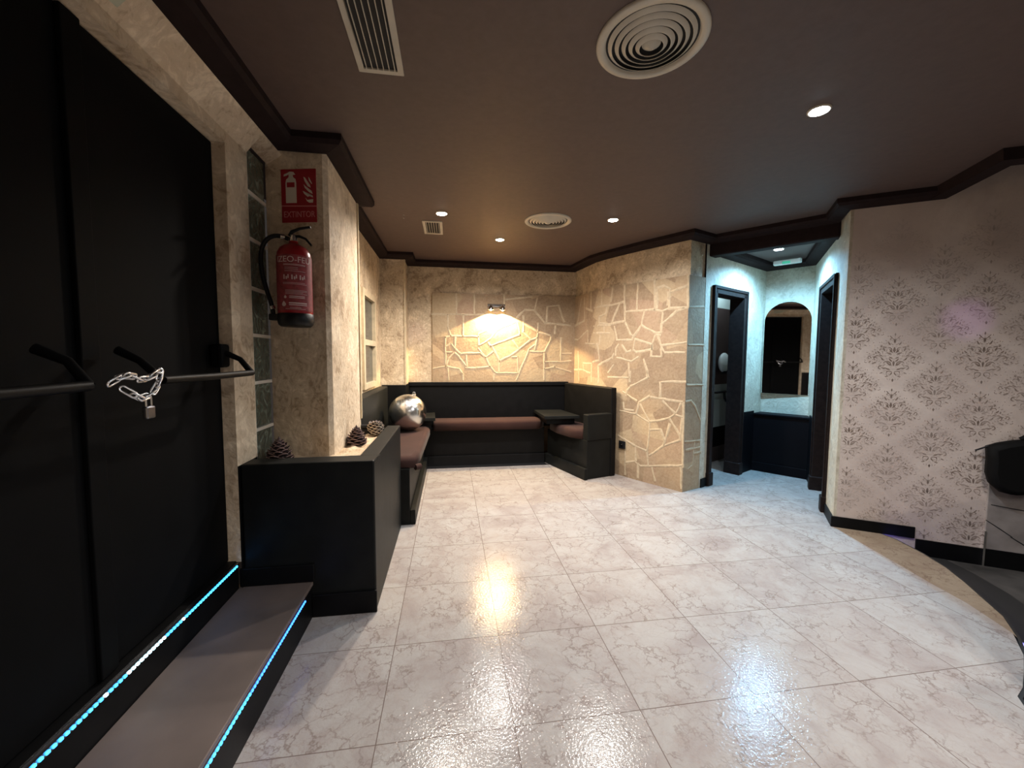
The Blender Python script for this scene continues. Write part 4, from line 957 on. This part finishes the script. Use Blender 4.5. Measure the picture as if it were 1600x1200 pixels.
# ------------------------------------------------------------ lobby fittings
MROT = -4.0
nb = Vector((-(VR[1]-VC[1]), VR[0]-VC[0])).normalized(); bdir = Vector((VR[0]-VC[0], VR[1]-VC[1])).normalized()
nb = Vector((bdir.y, -bdir.x))
mid = ((VC[0]+VR[0])/2, (VC[1]+VR[1])/2)
e = empty('wall_mirror', (mid[0]+nb.x*.016, mid[1]+nb.y*.016, .855), atan2(bdir.y, bdir.x)-radians(MROT)); tag(e, 'tall arched mirror on the pale lobby wall between two doorways', 'mirror')
hw = .212; zs = .79
arch = [(-hw, 0), (hw, 0), (hw, zs)] + [(hw*cos(a), zs+.205*sin(a)) for a in [pi*i/20 for i in range(1, 20)]] + [(-hw, zs)]
g = MB(); g.poly([(x, -.004, z) for x, z in arch]); g.build('mirror_glass', M['mirror'], e)
g = MB()
o_ = [(x*1.035, (z-.4)*1.012+.4) for x, z in arch]
for i in range(len(arch)):
    a, b = arch[i], arch[(i+1) % len(arch)]; c, d_ = o_[i], o_[(i+1) % len(arch)]
    g.poly([(a[0], -.006, a[1]), (b[0], -.006, b[1]), (d_[0], -.001, d_[1]), (c[0], -.001, c[1])])
g.build('mirror_edge', M['stucco_pale'], e)
# wainscot box
p1 = (VC[0]-vl.x*.19, VC[1]-vl.y*.19); p2 = (VR[0]+vr.x*.19, VR[1]+vr.y*.19)
e = empty('wall_panelling', (mid[0]-.1, mid[1]-.1, 0)); tag(e, 'low dark boxed panelling below the arched mirror', 'panelling'); ex, ey = mid[0]-.1, mid[1]-.1
def loc_(P): return [(x-ex, y-ey) for x, y in P]
g = MB(); g.prism(loc_([p1, p2, (VR[0]-.002, VR[1]), (VC[0], VC[1]-.002)]), 0, .62); g.build('panel', M['navy'], e, bevel=.004)
q1, q2 = (p1[0]+nb.x*.012, p1[1]+nb.y*.012), (p2[0]+nb.x*.012, p2[1]+nb.y*.012)
g = MB(); g.prism(loc_([q1, q2, (VR[0]-.002, VR[1]), (VC[0], VC[1]-.002)]), .62, .64); g.build('cap_rail', M['navy'], e, bevel=.004)
g = MB(); g.prism(loc_([q1, q2, p2, p1]), 0, .10); g.build('skirting', M['navy'], e, bevel=.003)
t0_ = a1+.045
s1 = onl(G, vl, t0_); s2 = p1; nl2 = Vector((vl.y, -vl.x))
g = MB(); g.prism(loc_([s1, s2, (s2[0]+nl2.x*.012, s2[1]+nl2.y*.012), (s1[0]+nl2.x*.012, s1[1]+nl2.y*.012)]), 0, .665); g.build('side_panel', M['navy'], e, bevel=.003)
t1_ = b0-.045
s1 = onl(VR, vr, t1_); s2 = p2; nr2 = Vector((vr.y, -vr.x))
g = MB(); g.prism(loc_([s1, s2, (s2[0]+nr2.x*.012, s2[1]+nr2.y*.012), (s1[0]+nr2.x*.012, s1[1]+nr2.y*.012)]), 0, .665); g.build('side_panel', M['navy'], e, bevel=.003)
# emergency light on the lobby ceiling edge
e = empty('emergency_light', (3.43, 3.72, 2.20), atan2(bdir.y, bdir.x)); tag(e, 'white emergency exit light bar with green indicator on the lobby cornice', 'emergency light')
g = MB(); g.box(-.12, .12, -.028, .028, -.022, .022); g.build('housing', M['white_plastic'], e, bevel=.008)
g = MB(); g.box(-.04, .03, -.0295, -.027, -.02, .004); g.build('indicator', M['em_green'], e)
e.location = (3.395, 3.73, 2.222)
# washroom things seen through door_2
fd = vl
def wpt(u_, h): return wp(u_, h)
c = wp(1.15, far-.05); 
e = empty('hand_dryer', (c[0], c[1], 1.09), atan2(vl.y, vl.x)); tag(e, 'white rounded hand dryer inside the dark washroom', 'hand dryer')
g = MB(); g.sphere((0, 0, .10), .1, 20, 14, sc=(1.1, .45, 1.15)); g.build('cover', M['white_plastic'], e)
g = MB(); g.lathe([(.001, -.03), (.03, -.03), (.032, .0)], (0, -.01, 0), 16); g.build('nozzle', M['plastic'], e)
e = empty('towel_rail', (c[0], c[1], .80), atan2(vl.y, vl.x)); tag(e, 'black grab rail on the washroom wall under the hand dryer', 'rail')
g = MB(); g.tube([(-.25, .04, .05), (-.25, -.04, .05), (.25, -.04, .05), (.25, .04, .05)], .014, 10); g.tube([(-.05, -.04, .05), (-.05, -.05, -.03), (-.02, -.05, -.06), (.25, -.05, -.06)], .014, 10); g.build('bar', M['plastic'], e)
g = MB(); g.box(-.28, -.24, .03, .05, 0, .1); g.build('mount', M['plastic'], e, bevel=.004)

# power socket on the stone wall beside the bench
sf = path_f(CURVE, .0); a = Vector(CURVE[3]); b = Vector(CURVE[4]); sd = (b-a).normalized()
e = empty('power_socket', (1.775, 3.968, .292), atan2(sd.y, sd.x)); tag(e, 'black power socket on the stone wall beside the bench end', 'socket')
g = MB(); g.box(-.04, .04, -.016, .0, -.0, .082); g.build('plate', M['plastic'], e, bevel=.005)
g = MB(); g.lathe([(.022, .016), (.020, .018), (.001, .0175)], (0, 0, .041), 20, axis='y'); g.build('socket_insert', M['blackpaint'], e)
g = MB(); g.lathe([(.004, .0185), (.001, .0195)], (.0, 0, .045), 8, axis='y'); g.build('screw', M['chrome'], e)

# black rounded bag hanging against the wallpaper at the right frame edge
bx_, by_ = 3.525, 2.065
e = empty('black_bag', (bx_-.03, by_-.06, .39), atan2(wd.y, wd.x)); tag(e, 'black rounded bag hung on the patterned wall at the right edge', 'bag')
g = MB()
outl = [(-.125, .30), (-.118, .22), (-.118, .12), (-.10, .055), (-.055, .012), (.0, .0), (.055, .01), (.10, .045), (.135, .11), (.18, .20), (.20, .30), (.20, .37), (.08, .365), (.0, .350), (-.07, .328)]
rows = []
for d_, sc_ in ((.05, .82), (.042, .95), (.0, 1.0), (-.042, .95), (-.05, .82)):
    cx_, cz_ = .03, .19; rows.append([(cx_+(x-cx_)*sc_, d_, cz_+(z-cz_)*sc_) for x, z in outl])
g.grid(rows, True, 0, True, flip=True); g.poly(rows[0], 0, smooth=True); g.poly(rows[-1][::-1], 0, smooth=True)
g.build('bag_body', M['bagblack'], e)
g = MB(); g.tube([(.02, 0, .355), (.06, -.01, .392), (.14, -.01, .395), (.20, 0, .37)], .014, 8); g.build('top_flap', M['bagblack'], e)
g = MB(); g.tube([(-.118, 0, .302), (-.14, .01, .285), (-.165, .03, .262)], .005, 8); g.build('strap_end', M['plastic'], e)
g = MB(); g.lathe([(.006, 0), (.006, .05), (.012, .06)], (.10, .06, .40), 10, axis='y'); g.build('peg', M['plastic'], e)
